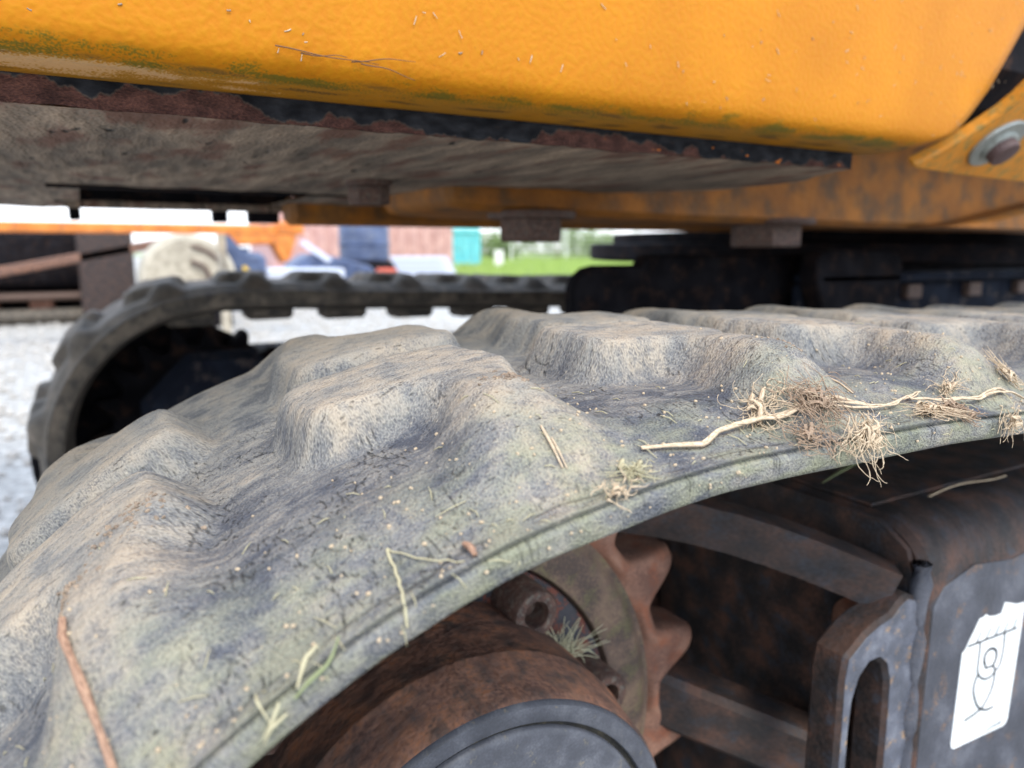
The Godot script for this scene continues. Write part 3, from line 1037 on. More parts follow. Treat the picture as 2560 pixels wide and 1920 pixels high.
func stroke(mb: MB, pts: Array, wdt: float, z: float) -> void:
	var c := Curve2D.new()
	var m := pts.size()
	for k in m:
		var tg: Vector2 = (pts[mini(k + 1, m - 1)] - pts[maxi(k - 1, 0)]) / 6.0
		c.add_point(pts[k], -tg, tg)
	var l := c.tessellate(4, 2.0)
	var left := PackedVector2Array()
	var right := PackedVector2Array()
	for k in l.size():
		var d := (l[mini(k + 1, l.size() - 1)] - l[maxi(k - 1, 0)]).normalized().orthogonal() * wdt / 2.0
		left.append(l[k] + d)
		right.append(l[k] - d)
	for k in l.size() - 1:
		var p := [Vector3(right[k].x, right[k].y, z), Vector3(right[k + 1].x, right[k + 1].y, z), Vector3(left[k + 1].x, left[k + 1].y, z), Vector3(left[k].x, left[k].y, z)]
		if (p[1] - p[0]).cross(p[2] - p[0]).z < 0.0:
			p.reverse()
		mb.face(p)

func build_sticker(frame: Node3D) -> void:
	var mb := MB.new()
	var o := PackedVector2Array()
	for q in [[0.2958, -0.0205], [0.2965, -0.0238], [0.2992, -0.0256], [0.353, -0.0288], [0.3565, -0.0275], [0.358, -0.0245], [0.3608, 0.036], [0.361, 0.0535], [0.352, 0.0545], [0.338, 0.059], [0.3352, 0.0525], [0.329, 0.0525], [0.3225, 0.0538], [0.3185, 0.056], [0.3155, 0.0548], [0.312, 0.0552], [0.3072, 0.0485], [0.303, 0.043], [0.3, 0.0385], [0.297, 0.0365]]:
		o.append(Vector2(q[0], q[1]))
	mb.prism(at(0, 0, -0.0796), o, 0.0006, 0.00015)
	var st := part(frame, "sticker", mb, M.sticker)
	st.set_meta("label", "torn white sticker with a hook and lifting eye drawing")
	var z := -0.0788
	mb = MB.new()
	var w := 0.0013
	stroke(mb, [Vector2(0.302, 0.0402), Vector2(0.355, 0.0382)], 0.0014, z)
	for q in [[0.3105, 0.0402, 0.3148, 0.0465], [0.32, 0.0398, 0.3248, 0.046], [0.33, 0.0394, 0.3346, 0.0455], [0.34, 0.039, 0.3442, 0.045], [0.35, 0.0386, 0.354, 0.0448]]:
		stroke(mb, [Vector2(q[0], q[1]), Vector2(q[2], q[3])], 0.001, z + 0.00005)
	stroke(mb, v2([0.3145, 0.0395, 0.315, 0.035, 0.3148, 0.026, 0.3152, 0.0208, 0.3182, 0.0163, 0.323, 0.0132, 0.3282, 0.0122, 0.3322, 0.0128, 0.3358, 0.0155]), w, z + 0.0001)
	stroke(mb, v2([0.3412, 0.0385, 0.3418, 0.03, 0.3412, 0.0235, 0.3398, 0.018, 0.3362, 0.0148]), w, z + 0.00015)
	stroke(mb, v2([0.323, 0.0222, 0.3242, 0.0202, 0.3282, 0.0198, 0.3322, 0.019, 0.3345, 0.016, 0.3352, 0.011, 0.334, 0.0042, 0.3305, -0.0018, 0.3265, -0.0055, 0.3228, -0.0072, 0.316, -0.0085, 0.307, -0.0093]), w, z + 0.0002)
	stroke(mb, v2([0.323, 0.0222, 0.3212, 0.0258, 0.3216, 0.0292, 0.325, 0.0318, 0.33, 0.0312, 0.3338, 0.0283, 0.3345, 0.0235, 0.332, 0.0198]), w * 1.3, z + 0.00025)
	stroke(mb, v2([0.3156, 0.0182, 0.3132, 0.0132, 0.3132, 0.008, 0.3158, 0.002, 0.32, -0.004, 0.3258, -0.008, 0.3322, -0.0098, 0.338, -0.0098]), w, z + 0.0003)
	part(st, "hook_drawing", mb, M.ink)
	var tm := TextMesh.new()
	tm.text = "332/P4708"
	var sf := SystemFont.new()
	sf.font_names = PackedStringArray(["Droid Sans"])
	tm.font = sf
	tm.font_size = 16
	tm.pixel_size = 0.0038 / 16.0
	tm.depth = 0.0
	var o3 := MeshInstance3D.new()
	o3.name = "part_number"
	o3.mesh = tm
	o3.material_override = M.ink
	o3.position = Vector3(0.3415, -0.0248, z) - root_of(st)
	st.add_child(o3, true)

func v2(l: Array) -> Array:
	var r := []
	for k in range(0, l.size(), 2):
		r.append(Vector2(l[k], l[k + 1]))
	return r

func panel_profile() -> PackedVector2Array:
	# (z, y) up the skirt panel from its back rim; the bend is rounded
	var p := PackedVector2Array()
	for q in [[-0.222, 0.3355], [-0.2105, 0.3338], [-0.207, 0.3336], [-0.2045, 0.3342], [-0.198, 0.3356], [-0.192, 0.3372], [-0.1875, 0.339], [-0.1845, 0.3412], [-0.1825, 0.344], [-0.1812, 0.348], [-0.1805, 0.354], [-0.18, 0.362], [-0.1795, 0.38], [-0.1795, 0.4], [-0.18, 0.43], [-0.182, 0.48], [-0.186, 0.56], [-0.195, 0.7]]:
		p.append(Vector2(q[0], q[1]))
	return p

func build_upper(ex: Node3D) -> void:
	# skirt panel
	var prof := panel_profile()
	var mb := MB.new()
	var rows := []
	var uvs := []
	var arc := -0.012
	for k in prof.size():
		if k > 0:
			arc += (prof[k] - prof[k - 1]).length()
		var y := prof[k].y
		# the right end leans and its lower corner is rounded
		var xe := 0.0
		if y < 0.3345:
			xe = 0.352
		elif y < 0.348:
			xe = lerpf(0.352, 0.419, sqrt(clampf((y - 0.3345) / 0.0135, 0.0, 1.0)))
		elif y < 0.3735:
			xe = lerpf(0.419, 0.447, (y - 0.348) / 0.0255)
		else:
			xe = 0.447 + (y - 0.3735) * 0.8
		var r := []
		var u := []
		for j in 91:
			var t := pow(j / 90.0, 0.8)
			var x := lerpf(-0.7, xe, t)
			var dz := -0.004 * sstep(xe - 0.012, xe, x) - 0.010 * sstep(xe - 0.003, xe, x)
			r.append(Vector3(x, y, prof[k].x + dz))
			u.append(Vector2((x + 0.35), arc / 0.25))
		rows.append(r)
		uvs.append(u)
	grid(mb, rows, uvs)
	part(ex, "skirt_panel", mb, M.panel)
	# black, rusting edge of the belly plate
	mb = MB.new()
	rows = []
	uvs = []
	for a in 5:
		var r := []
		var u := []
		for j in 181:
			var x := lerpf(-0.7, 0.337, j / 180.0)
			var jag := 0.0007 * wob2.get_noise_2d(x * 900.0, 7.0) + 0.0009 * wob.get_noise_2d(x * 700.0, 3.0)
			r.append(Vector3(x, lerpf(0.3226 + jag, 0.345, a / 4.0), -0.2075 - 0.0006 * (1.0 - a / 4.0)))
			u.append(Vector2((x + 0.5) / 0.9, lerpf(0.0, 1.6, a / 4.0)))
		rows.append(r)
		uvs.append(u)
	grid(mb, rows, uvs)
	part(ex, "plate_edge", mb, M.strip)
	# belly plate, with a long slot left open
	mb = MB.new()
	var ux := 0.95
	var nx := 150
	var nz := 90
	var first := 0
	for a in nz + 1:
		for j in nx + 1:
			var x := lerpf(-0.7, 0.392, float(j) / nx)
			var z := lerpf(-0.2075, -1.02, pow(float(a) / nz, 1.2))
			# right rim of the plate bends in
			var xr := belly_right(z)
			var q := minf(x, xr)
			var drop := 0.0013 * wob.get_noise_2d(q * 200.0, z * 60.0) * sstep(-0.2075, -0.235, z)
			drop += 0.0007 * wob2.get_noise_2d(q * 700.0, z * 700.0)
			mb.vert(Vector3(q, 0.3228 + drop, z), Vector3.DOWN, Vector2((q + 0.5) / ux, (-z - 0.2075) / 0.85))
	for a in nz:
		for j in nx:
			var q := a * (nx + 1) + j
			var p0 := mb.v[q]
			var p1 := mb.v[q + nx + 2]
			var mx := (p0.x + p1.x) / 2.0
			var mz := (p0.z + p1.z) / 2.0
			if mx > -0.122 and mx < 0.08 and mz < -0.63 and mz > -0.84:
				continue
			if absf(p1.x - p0.x) < 1e-5:
				continue
			mb.tri(q, q + nx + 2, q + 1)
			mb.tri(q, q + nx + 1, q + nx + 2)
	# smooth normals
	for a in nz + 1:
		for j in nx + 1:
			var q := a * (nx + 1) + j
			var l := mb.v[a * (nx + 1) + maxi(j - 1, 0)]
			var r := mb.v[a * (nx + 1) + mini(j + 1, nx)]
			var f := mb.v[maxi(a - 1, 0) * (nx + 1) + j]
			var bk := mb.v[mini(a + 1, nz) * (nx + 1) + j]
			var nn := (bk - f).cross(r - l)
			mb.n[q] = (-nn.normalized() if nn.y > 0.0 else nn.normalized()) if nn.length() > 1e-9 else Vector3.DOWN
	var belly := part(ex, "belly_plate", mb, M.belly)
	mb = MB.new()
	mb.box(at(-0.02, 0.352, -0.735), Vector3(0.26, 0.004, 0.26), 0.001)
	for zz in [-0.85, -0.62]:
		mb.box(at(-0.02, 0.3385, zz), Vector3(0.26, 0.036, 0.012), 0.001)
	part(belly, "slot_cover", mb, M.dark)
	mb = MB.new()
	mb.box(at(-0.02, 0.3185, -0.846), Vector3(0.24, 0.008, 0.006), 0.001)
	part(belly, "slot_flange", mb, M.belly)
	for q in [[-0.131, 0.014], [0.048, 0.02], [0.108, 0.043]]:
		mb = MB.new()
		mb.box(at(q[0], 0.3155, -1.015), Vector3(q[1], 0.018, 0.02), 0.002)
		part(belly, "tab", mb, M.dark)
	mb = MB.new()
	mb.lathe(at(0.077, 0.3235, -0.455, Vector3(90, 0, 0)), [Vector2(0.0185, 0.0), Vector2(0.0185, 0.003), Vector2(0.0165, 0.005), Vector2(0.013, 0.006)], 32)
	var bo := part(belly, "bolt", mb, M.bolt)
	mb = MB.new()
	mb.prism(at(0.077, 0.3185, -0.455, Vector3(90, 0, 0)), hex(0.0165, 0.3), 0.0145, 0.0016)
	part(bo, "bolt_head", mb, M.bolt)
	# the body of the upper structure over it all
	mb = MB.new()
	mb.box(at(-0.15, 0.86, -0.62), Vector3(1.1, 0.95, 0.82), 0.03)
	part(ex, "house_body", mb, M.yellow)
	mb = MB.new()
	mb.box(at(0.92, 0.86, -0.66), Vector3(1.0, 0.9, 0.74), 0.03)  # dark box added so the gap beside the panel stays dark
	part(ex, "gap_backing", mb, M.dark)
	# frame plates above and behind the belly plate
	mb = MB.new()
	mb.box(at(0.75, 0.41, -0.75), Vector3(1.3, 0.06, 0.5), 0.004)
	part(ex, "upper_frame", mb, M.dark)
	# pointed bracket with a washer and bolt, at the right of the panel
	mb = MB.new()
	# it leans: its top comes forward, so that its face looks down
	var lean := deg_to_rad(50.0)
	var up := Vector3(0, cos(lean), sin(lean))
	var outn := Vector3(0, -sin(lean), cos(lean))
	var bt := Transform3D(Basis(Vector3.RIGHT, up, outn), Vector3(0, 0.321, -0.24))
	var br := [Vector2(0.4345, 0.0182), Vector2(0.4362, 0.0158), Vector2(0.442, 0.0142), Vector2(0.506, 0.0111), Vector2(0.6076, 0.0089), Vector2(0.75, 0.005), Vector2(0.75, 0.112), Vector2(0.47, 0.105), Vector2(0.472, 0.0841), Vector2(0.4697, 0.0715), Vector2(0.4625, 0.0555), Vector2(0.4536, 0.0402), Vector2(0.4424, 0.0258), Vector2(0.4362, 0.0205)]
	mb.prism(bt * at(0, 0, -0.009), PackedVector2Array(br), 0.009, 0.0018)
	var bk2 := part(ex, "pointed_bracket", mb, M.bracket)
	mb = MB.new()
	mb.lathe(bt * at(0.5035, 0.047, 0.0), [Vector2(0.0225, 0.0), Vector2(0.0225, 0.0022), Vector2(0.0218, 0.003), Vector2(0.012, 0.003)], 64)
	part(bk2, "washer", mb, M.zinc)
	mb = MB.new()
	mb.lathe(bt * at(0.5045, 0.0465, 0.003), [Vector2(0.0138, 0.0), Vector2(0.0138, 0.002), Vector2(0.0128, 0.0028), Vector2(0.01, 0.0028)], 48)
	part(bk2, "spring_washer", mb, M.zinc)
	mb = MB.new()
	mb.lathe(bt * at(0.505, 0.046, 0.0055), [Vector2(0.0115, 0.0), Vector2(0.0115, 0.006), Vector2(0.0108, 0.0072), Vector2(0.007, 0.0078), Vector2(0.0, 0.008)], 48)
	part(bk2, "bolt_head", mb, M.plum)

func belly_right(z: float) -> float:
	var d := -z
	if d < 0.3:
		return lerpf(0.337, 0.385, sstep(0.2075, 0.31, d))
	if d < 0.455:
		return lerpf(0.385, 0.33, sstep(0.38, 0.455, d))
	return lerpf(0.33, 0.165, sstep(0.455, 0.475, d)) + 0.04 * sstep(0.5, 0.72, d)

func build_middle(ex: Node3D) -> void:
	# thick arm of the swing frame, its end rounded
	var mb := MB.new()
	var o := [Vector2(0.148, 0.33), Vector2(0.148, 0.312), Vector2(0.153, 0.3055), Vector2(0.165, 0.3035), Vector2(0.2, 0.3015), Vector2(0.3, 0.3), Vector2(0.42, 0.298), Vector2(0.7, 0.296), Vector2(1.2, 0.296), Vector2(1.2, 0.42), Vector2(0.36, 0.42), Vector2(0.34, 0.34), Vector2(0.165, 0.336)]
	mb.prism(at(0, 0, -0.62), PackedVector2Array(o), 0.16, 0.006)
	var arm := part(ex, "swing_arm", mb, M.grimy_yellow)
	mb = MB.new()
	mb.prism(at(0, 0, -0.47), PackedVector2Array([Vector2(0.8, 0.296), Vector2(1.3, 0.288), Vector2(1.3, 0.35), Vector2(1.05, 0.335), Vector2(0.9, 0.31)]), 0.06, 0.006)
	part(arm, "lower_lip", mb, M.grimy_yellow)
	# rail behind it
	mb = MB.new()
	mb.box(at(0.52, 0.3155, -0.815), Vector3(0.85, 0.034, 0.05), 0.007)
	part(ex, "cross_rail", mb, M.grimy_yellow)
	for q in [[0.243, 0.0292, 0.283, 0.022, -0.478], [0.58, 0.0385, 0.276, 0.026, -0.5]]:
		mb = MB.new()
		mb.lathe(at(q[0], 0.3035, q[4], Vector3(90, 0, 0)), [Vector2(q[1] * 1.42, 0.0), Vector2(q[1] * 1.45, 0.003), Vector2(q[1] * 1.4, 0.0065), Vector2(q[1] * 0.8, 0.0068)], 40)
		var fl := part(arm, "flange_bolt", mb, M.bolt)
		mb = MB.new()
		mb.prism(at(q[0], 0.2975, q[4], Vector3(90, 0, 0)), hex(q[1] * 1.08, 0.1), q[3], 0.002)
		part(fl, "bolt_head", mb, M.bolt)
	# slew ring under the house
	mb = MB.new()
	mb.lathe(at(1.27, 0.241, -0.98, Vector3(-90, 0, 0)), [Vector2(0.47, 0.004), Vector2(0.485, 0.006), Vector2(0.49, 0.01), Vector2(0.49, 0.036), Vector2(0.485, 0.04), Vector2(0.44, 0.041), Vector2(0.44, 0.06)], 120)
	part(ex, "slew_ring", mb, M.dark)
	# cross frame between the tracks
	mb = MB.new()
	mb.prism(at(0, 0, -0.64), PackedVector2Array([Vector2(0.385, -0.02), Vector2(1.5, -0.02), Vector2(1.5, 0.262), Vector2(0.5, 0.262), Vector2(0.49, 0.2495), Vector2(0.425, 0.2495), Vector2(0.408, 0.246), Vector2(0.394, 0.236), Vector2(0.387, 0.222)]), 0.02, 0.004)
	var cf := part(ex, "cross_frame", mb, M.dark)
	# rounded lug hanging in front
	mb = MB.new()
	mb.prism(at(0, 0, -0.58), smooth_outline([Vector2(0.745, 0.262), Vector2(0.75, 0.2), Vector2(0.79, 0.155), Vector2(0.85, 0.14), Vector2(0.905, 0.165), Vector2(0.925, 0.21), Vector2(0.92, 0.262), Vector2(0.84, 0.268)], 5), 0.03, 0.003)
	part(cf, "hanging_lug", mb, M.dark)
	# navy beam with a flange and spacer blocks
	mb = MB.new()
	mb.box(at(1.3, 0.228, -0.575), Vector3(1.1, 0.014, 0.05), 0.004)
	var bm := part(ex, "cross_beam", mb, M.navy)
	mb = MB.new()
	mb.box(at(1.3, 0.14, -0.592), Vector3(1.1, 0.16, 0.016), 0.003)
	part(bm, "web_plate", mb, M.navy)
	for x in [0.995, 1.16, 1.31, 1.42]:
		mb = MB.new()
		mb.box(at(x, 0.2045, -0.576), Vector3(0.036, 0.022, 0.014), 0.002)
		part(bm, "spacer_block", mb, M.bolt)
	# inside of the far track: frame with an eight-sided opening, wheel teeth
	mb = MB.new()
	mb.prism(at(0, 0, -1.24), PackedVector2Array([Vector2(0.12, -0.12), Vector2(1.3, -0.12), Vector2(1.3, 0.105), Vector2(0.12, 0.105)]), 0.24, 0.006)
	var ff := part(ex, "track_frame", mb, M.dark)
	mb = MB.new()
	var oct := PackedVector2Array()
	for k in 8:
		oct.append(Vector2(cos(TAU * k / 8 + PI / 8), sin(TAU * k / 8 + PI / 8)) * 0.118)
	mb.prism(at(0.035, 0.015, -1.02), oct, 0.03, 0.012)
	part(ff, "motor_cover", mb, M.navy)
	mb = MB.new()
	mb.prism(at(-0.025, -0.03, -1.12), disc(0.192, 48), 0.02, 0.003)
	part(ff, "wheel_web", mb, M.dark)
	make_sprocket_far(ex)

func make_sprocket_far(ex: Node3D) -> void:
	var mb := MB.new()
	var poly := PackedVector2Array()
	for k in 19 * 8:
		var g := TAU * k / (19 * 8)
		poly.append(Vector2(cos(g), sin(g)) * (sprocket_radius(g) - 0.03))
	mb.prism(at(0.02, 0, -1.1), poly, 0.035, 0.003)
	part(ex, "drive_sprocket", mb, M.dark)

# ---------------------------------------------------------------- plant litter on the machine
func on_track(s: float, p: float, lift := 0.0) -> Vector3:
	var r := 0.2083 + p + lift
	var z := 0.0015 + lift
	if p >= 0.0:
		r = tread_near(s, p) + lift
		z = -p
	var c := on_loop(s, r)
	return Vector3(c.x, c.y, z)

func tread_near(s: float, p: float) -> float:
	return tread(s, p, 0).x

func near_lugs() -> void:
	outer_lugs.clear()
	inner_lugs.clear()
	for k in range(-8, 44):
		outer_lugs.append(-0.0035 + (0.0985 if k > 0 else 0.102) * k)
		inner_lugs.append(-0.057 + 0.105 * k if k <= 0 else 0.053 + 0.109 * (k - 1))

# a stalk through (s, p, lift) stations
func stalk(mb: MB, st: Array, rad: float, taper := 0.5, flat := 0.6, wig := 0.0) -> void:
	var c := Curve3D.new()
	var pts := []
	for q in st:
		pts.append(on_track(q[0], q[1], q[2]))
	var m := pts.size()
	for k in m:
		var tg: Vector3 = (pts[mini(k + 1, m - 1)] - pts[maxi(k - 1, 0)]) / 6.0
		c.add_point(pts[k], -tg, tg)
	var l := c.get_baked_length()
	var n := maxi(6, int(l / 0.002))
	var out := PackedVector3Array()
	var rr := PackedFloat32Array()
	var ph := rng.randf() * 10.0
	for k in n + 1:
		var t := float(k) / n
		var q := c.sample_baked(t * l)
		q += Vector3(sin(t * 31.0 + ph), sin(t * 23.0 + ph * 2.0), sin(t * 27.0 + ph * 3.0)) * wig
		out.append(q)
		rr.append(rad * lerpf(1.0, taper, absf(t - 0.4) / 0.6) * (0.85 + 0.3 * absf(sin(t * 9.0 + ph))))
	mb.tube(out, rr, 5, flat, Vector3(0.2, 0.7, 0.6))

# a tuft of fine fibres; they leave the anchor along da (on the belt) and run mostly down the side
func tuft(called: String, s: float, p: float, n: int, length: float, spread: float, down: float, label: String, m: Material, bulk := 1.0) -> void:
	var a := on_track(s, p, 0.001)
	var e := on_track(s + 0.004, p, 0.001)
	var d := on_track(s, p - 0.006, 0.001)
	var t := (e - a).normalized()
	var b := (d - a).normalized()
	var nn := b.cross(t).normalized()
	if nn.z < 0.0:
		nn = -nn
	var mb := MB.new()
	for k in int(n * 1.05):
		var base := a + t * rng.randfn(0.0, spread * 0.75) + b * rng.randfn(0.0, spread * 0.45) + nn * rng.randf_range(0.0, 0.0025) * bulk
		var g := rng.randfn(0.0, 0.9)
		var dir := (b * down + t * sin(g) * 1.1 + b * cos(g) * (0.45 if rng.randf() < 0.7 else -0.5)).normalized()
		var l := length * rng.randf_range(0.25, 0.88)
		var pts := PackedVector3Array()
		var rr := PackedFloat32Array()
		var curl := rng.randfn(0.0, 1.5)
		var lift := rng.randf_range(-0.1, 0.5)
		var q := base
		var steps := 9
		for j in steps + 1:
			pts.append(q)
			rr.append((0.00014 if rng.randf() < 0.85 else 0.00025) * lerpf(1.15, 0.5, float(j) / steps))
			dir = dir.rotated(nn, curl / steps + rng.randfn(0.0, 0.24)).normalized()
			q += (dir + nn * lift * sin(float(j) / steps * PI) * 0.5 - nn * 0.06) * l / steps
		mb.tube(pts, rr, 4, 1.0)
	# a few broader leaf scraps in the heart of it
	for k in maxi(2, n / 14):
		var q := a + t * rng.randfn(0.0, spread * 0.4) + b * rng.randfn(0.0, spread * 0.4) + nn * 0.002 * bulk
		var dir := (b * rng.randfn(0.3, 0.6) + t * rng.randfn(0.0, 0.8)).normalized()
		var l := length * rng.randf_range(0.25, 0.6)
		var pts := PackedVector3Array()
		var rr := PackedFloat32Array()
		for j in 6:
			pts.append(q + dir * l * (j / 5.0 - 0.5) + nn * 0.0012 * sin(j * 1.3))
			rr.append(0.0009 * sin(PI * (j + 0.4) / 5.8))
		mb.tube(pts, rr, 5, 0.3, nn)
	single(called, mb, m, a, label, "grass clump", "dry grass clumps caught on the track edge")

func build_litter() -> void:
	rng.seed = 77
	near_lugs()
	var gl := "dry grass stalks caught along the track"
	var mb := MB.new()
	stalk(mb, [[0.0, 0.0148, 0.0012], [0.0087, 0.0123, 0.0016], [0.0178, 0.0092, 0.0016], [0.0267, 0.0129, 0.002], [0.0411, 0.0142, 0.0026], [0.0528, 0.012, 0.0028], [0.062, 0.0118, 0.003]], 0.00095, 0.5, 0.35)
	stalk(mb, [[0.03, 0.0135, 0.0022], [0.0411, 0.0135, 0.003], [0.0528, 0.0105, 0.0034], [0.066, 0.012, 0.0036]], 0.0008, 0.5, 0.5, 0.0002)
	single("straw", mb, M.straw, on_track(0.03, 0.012), "flat twisted straw blade lying along the crease, left of the big root clump", "straw", gl)
	mb = MB.new()
	for k in 4:
		var o := rng.randfn(0.0, 0.0007)
		stalk(mb, [[0.058, 0.0115 + o, 0.0028], [0.0664, 0.0112 + o, 0.0026 + o * 0.5], [0.079, 0.0108 + o * 2.0, 0.0024], [0.0928, 0.0104 + o, 0.0022], [0.108, 0.0118 - o, 0.0022], [0.118, 0.0142 + o, 0.0022], [0.1294, 0.017, 0.0018]], 0.00042, 0.6, 0.6, 0.0003)
	single("straw", mb, M.straw, on_track(0.09, 0.012), "long straw strands stretched between the big root clump and the forked clump", "straw", gl)
	mb = MB.new()
	for k in 4:
		var o := rng.randfn(0.0, 0.0007)
		stalk(mb, [[0.118, 0.0135, 0.002], [0.1326, 0.0098 + o, 0.0024], [0.151, 0.0078 + o, 0.0026], [0.165, 0.0088 + o * 2.0, 0.0026], [0.1745, 0.0086, 0.002], [0.177, 0.0035 - absf(o) * 3.0, 0.0014]], 0.00045, 0.6, 0.6, 0.0003)
	single("straw", mb, M.straw, on_track(0.15, 0.009), "pale straw bundle bending down at the right end of the crease", "straw", gl)
	mb = MB.new()
	stalk(mb, [[0.1025, 0.046, 0.0012], [0.1, 0.036, 0.0018], [0.098, 0.027, 0.0018], [0.0952, 0.0195, 0.0012]], 0.00065, 0.6, 0.8)
	single("straw", mb, M.straw, on_track(0.1, 0.03), "single straight straw lying down the right flank of the middle tread block", "straw", gl)
	mb = MB.new()
	stalk(mb, [[-0.024, 0.025, 0.0006], [-0.0248, 0.019, 0.001], [-0.0256, 0.0132, 0.0006]], 0.0005, 0.5, 0.8)
	stalk(mb, [[-0.0235, 0.021, 0.0006], [-0.0242, 0.017, 0.0012], [-0.0246, 0.0128, 0.0006]], 0.00035, 0.5, 0.8)
	single("straw", mb, M.straw, on_track(-0.0248, 0.019), "two thin straws side by side below the right foot of the nearest tread block", "straw", gl)
	mb = MB.new()
	stalk(mb, [[-0.1325, 0.048, 0.0012], [-0.1335, 0.042, 0.0014], [-0.1335, 0.03, 0.0016], [-0.1345, 0.022, 0.0016], [-0.136, 0.0146, 0.0014], [-0.138, 0.004, 0.0012]], 0.001, 0.7, 0.7)
	single("twig", mb, M.twig, on_track(-0.138, 0.03), "reddish brown twig lying on the lower left of the near track", "twig")
	mb = MB.new()
	stalk(mb, [[-0.0948, 0.0037, 0.0012], [-0.098, 0.002, 0.0016], [-0.1021, -0.001, 0.001]], 0.0006, 0.3, 0.4)
	single("straw", mb, M.pale_grass, on_track(-0.098, 0.002), "short split pale straw beside the greenish grass blade, lower left", "straw", gl)
	mb = MB.new()
	stalk(mb, [[-0.1035, -0.0025, 0.001], [-0.1, -0.0018, 0.0018], [-0.0945, -0.0012, 0.002], [-0.0905, 0.0005, 0.002]], 0.0005, 0.4, 0.5)
	single("green_grass", mb, M.grass, on_track(-0.098, -0.001), "thin greenish grass blade on the track lip, crossing the short split straw", "grass blade")
	mb = MB.new()
	stalk(mb, [[-0.1091, 0.0035, 0.001], [-0.1092, 0.0, 0.0022], [-0.1096, -0.003, 0.001]], 0.0004, 0.3, 0.4)
	stalk(mb, [[-0.106, -0.001, 0.0012], [-0.1085, -0.0035, 0.0022], [-0.1125, -0.0052, 0.0012]], 0.0005, 0.3, 0.4)
	stalk(mb, [[-0.1062, -0.0042, 0.0012], [-0.1098, -0.0048, 0.0025], [-0.113, -0.0064, 0.0012]], 0.0004, 0.3, 0.4)
	single("straw", mb, M.pale_grass, on_track(-0.1094, -0.002), "small star of torn pale grass on the lip, left of the wheel hub", "straw", gl)
	mb = MB.new()
	stalk(mb, [[-0.0721, 0.0167, 0.0003], [-0.0735, 0.009, 0.0005], [-0.076, 0.0, 0.0006], [-0.078, -0.0045, 0.0004]], 0.0004, 0.8, 0.7, 0.0002)
	stalk(mb, [[-0.0721, 0.0167, 0.0003], [-0.067, 0.008, 0.0008], [-0.0605, 0.001, 0.0006]], 0.00022, 0.8, 0.9, 0.0002)
	single("root_thread", mb, M.pale_grass, on_track(-0.075, 0.005), "dried white root thread forking down the track side above the wheel hub", "root")
	mb = MB.new()
	stalk(mb, [[-0.0575, 0.0062, 0.0008], [-0.0574, 0.0035, 0.0016], [-0.0578, 0.0008, 0.0008]], 0.0011, 0.6, 0.8)
	single("bark_chip", mb, M.twig, on_track(-0.0575, 0.003), "small brown bark chip stuck on the track side above the upper socket bolt", "bark chip")
	tuft("grass_clump", 0.0485, 0.017, 70, 0.017, 0.005, -0.1, "leafy dry clump at the left of the root tangle, reaching up to the tread block", M.straw)
	tuft("grass_clump", 0.066, 0.013, 130, 0.016, 0.007, 0.25, "largest tangle of brown roots and straw on the middle of the track edge", M.straw_brown, 1.6)
	tuft("grass_clump", 0.0535, 0.003, 70, 0.013, 0.006, 0.4, "brown root tuft hanging on the lip just under the largest tangle", M.straw_brown)
	tuft("grass_clump", 0.0745, 0.0005, 90, 0.016, 0.006, 0.8, "pale straw tuft hanging over the lip, its tip below the edge", M.straw)
	tuft("grass_clump", 0.118, 0.006, 90, 0.015, 0.005, 0.7, "forked straw clump hanging between the root tangle and the right end", M.straw)
	tuft("grass_clump", 0.129, 0.004, 70, 0.012, 0.005, 0.7, "darker brown root tuft just right of the forked straw clump", M.straw_brown)
	tuft("grass_clump", 0.145, 0.0165, 40, 0.01, 0.004, -0.4, "small flaky pale clump above the crease, near the right edge", M.straw)
	tuft("grass_clump", 0.182, 0.015, 70, 0.016, 0.005, -0.8, "upright spiky straw tuft at the far right of the track edge", M.straw)
	tuft("grass_clump", 0.152, -0.0015, 50, 0.012, 0.004, 0.7, "small straw tuft hanging on the lip at the far right", M.straw)
	tuft("grass_clump", -0.0095, 0.0065, 46, 0.009, 0.0028, 0.5, "mossy greenish tuft in the crease left of the twisted straw blade", M.pale_grass)
	tuft("grass_clump", -0.018, 0.002, 26, 0.008, 0.003, 0.1, "sparse crossed straws in the crease, left of the mossy tuft", M.straw)
	# grass growing behind the hub
	mb = MB.new()
	var a := Vector3(0.074, 0.056, -0.165)
	for k in 46:
		var g := rng.randf_range(-0.5, 1.35)
		var dir := Vector3(sin(g), cos(g), rng.randf_range(0.0, 0.35)).normalized()
		var l := rng.randf_range(0.012, 0.034)
		var pts := PackedVector3Array()
		var rr := PackedFloat32Array()
		var q := a + Vector3(rng.randfn(0, 0.003), rng.randfn(0, 0.002), rng.randfn(0, 0.002))
		var bend := rng.randfn(0.5, 0.6)
		for j in 9:
			pts.append(q)
			rr.append(0.0004 * lerpf(1.0, 0.4, j / 8.0))
			dir = dir.rotated(Vector3.BACK, -bend / 9.0 * signf(g + 0.01))
			q += dir * l / 9.0
		mb.tube(pts, rr, 4)
	single("grass_tuft", mb, M.hub_grass, a, "pale green grass tuft growing between the hub and the two socket bolts", "grass tuft")
	mb = MB.new()
	var bp := PackedVector3Array()
	var br := PackedFloat32Array()
	for k in 12:
		var t := k / 11.0
		bp.append(Vector3(0.255 + 0.13 * t, 0.1275 + 0.008 * sin(t * 2.6), -0.15 - 0.02 * t))
		br.append(0.0024 * sin(PI * (t * 0.9 + 0.08)))
	mb.tube(bp, br, 6, 0.3, Vector3.UP)
	single("green_grass", mb, M.grass, bp[0], "green grass blade lying on the rusty top of the track frame", "grass blade")
	mb = MB.new()
	bp = PackedVector3Array()
	br = PackedFloat32Array()
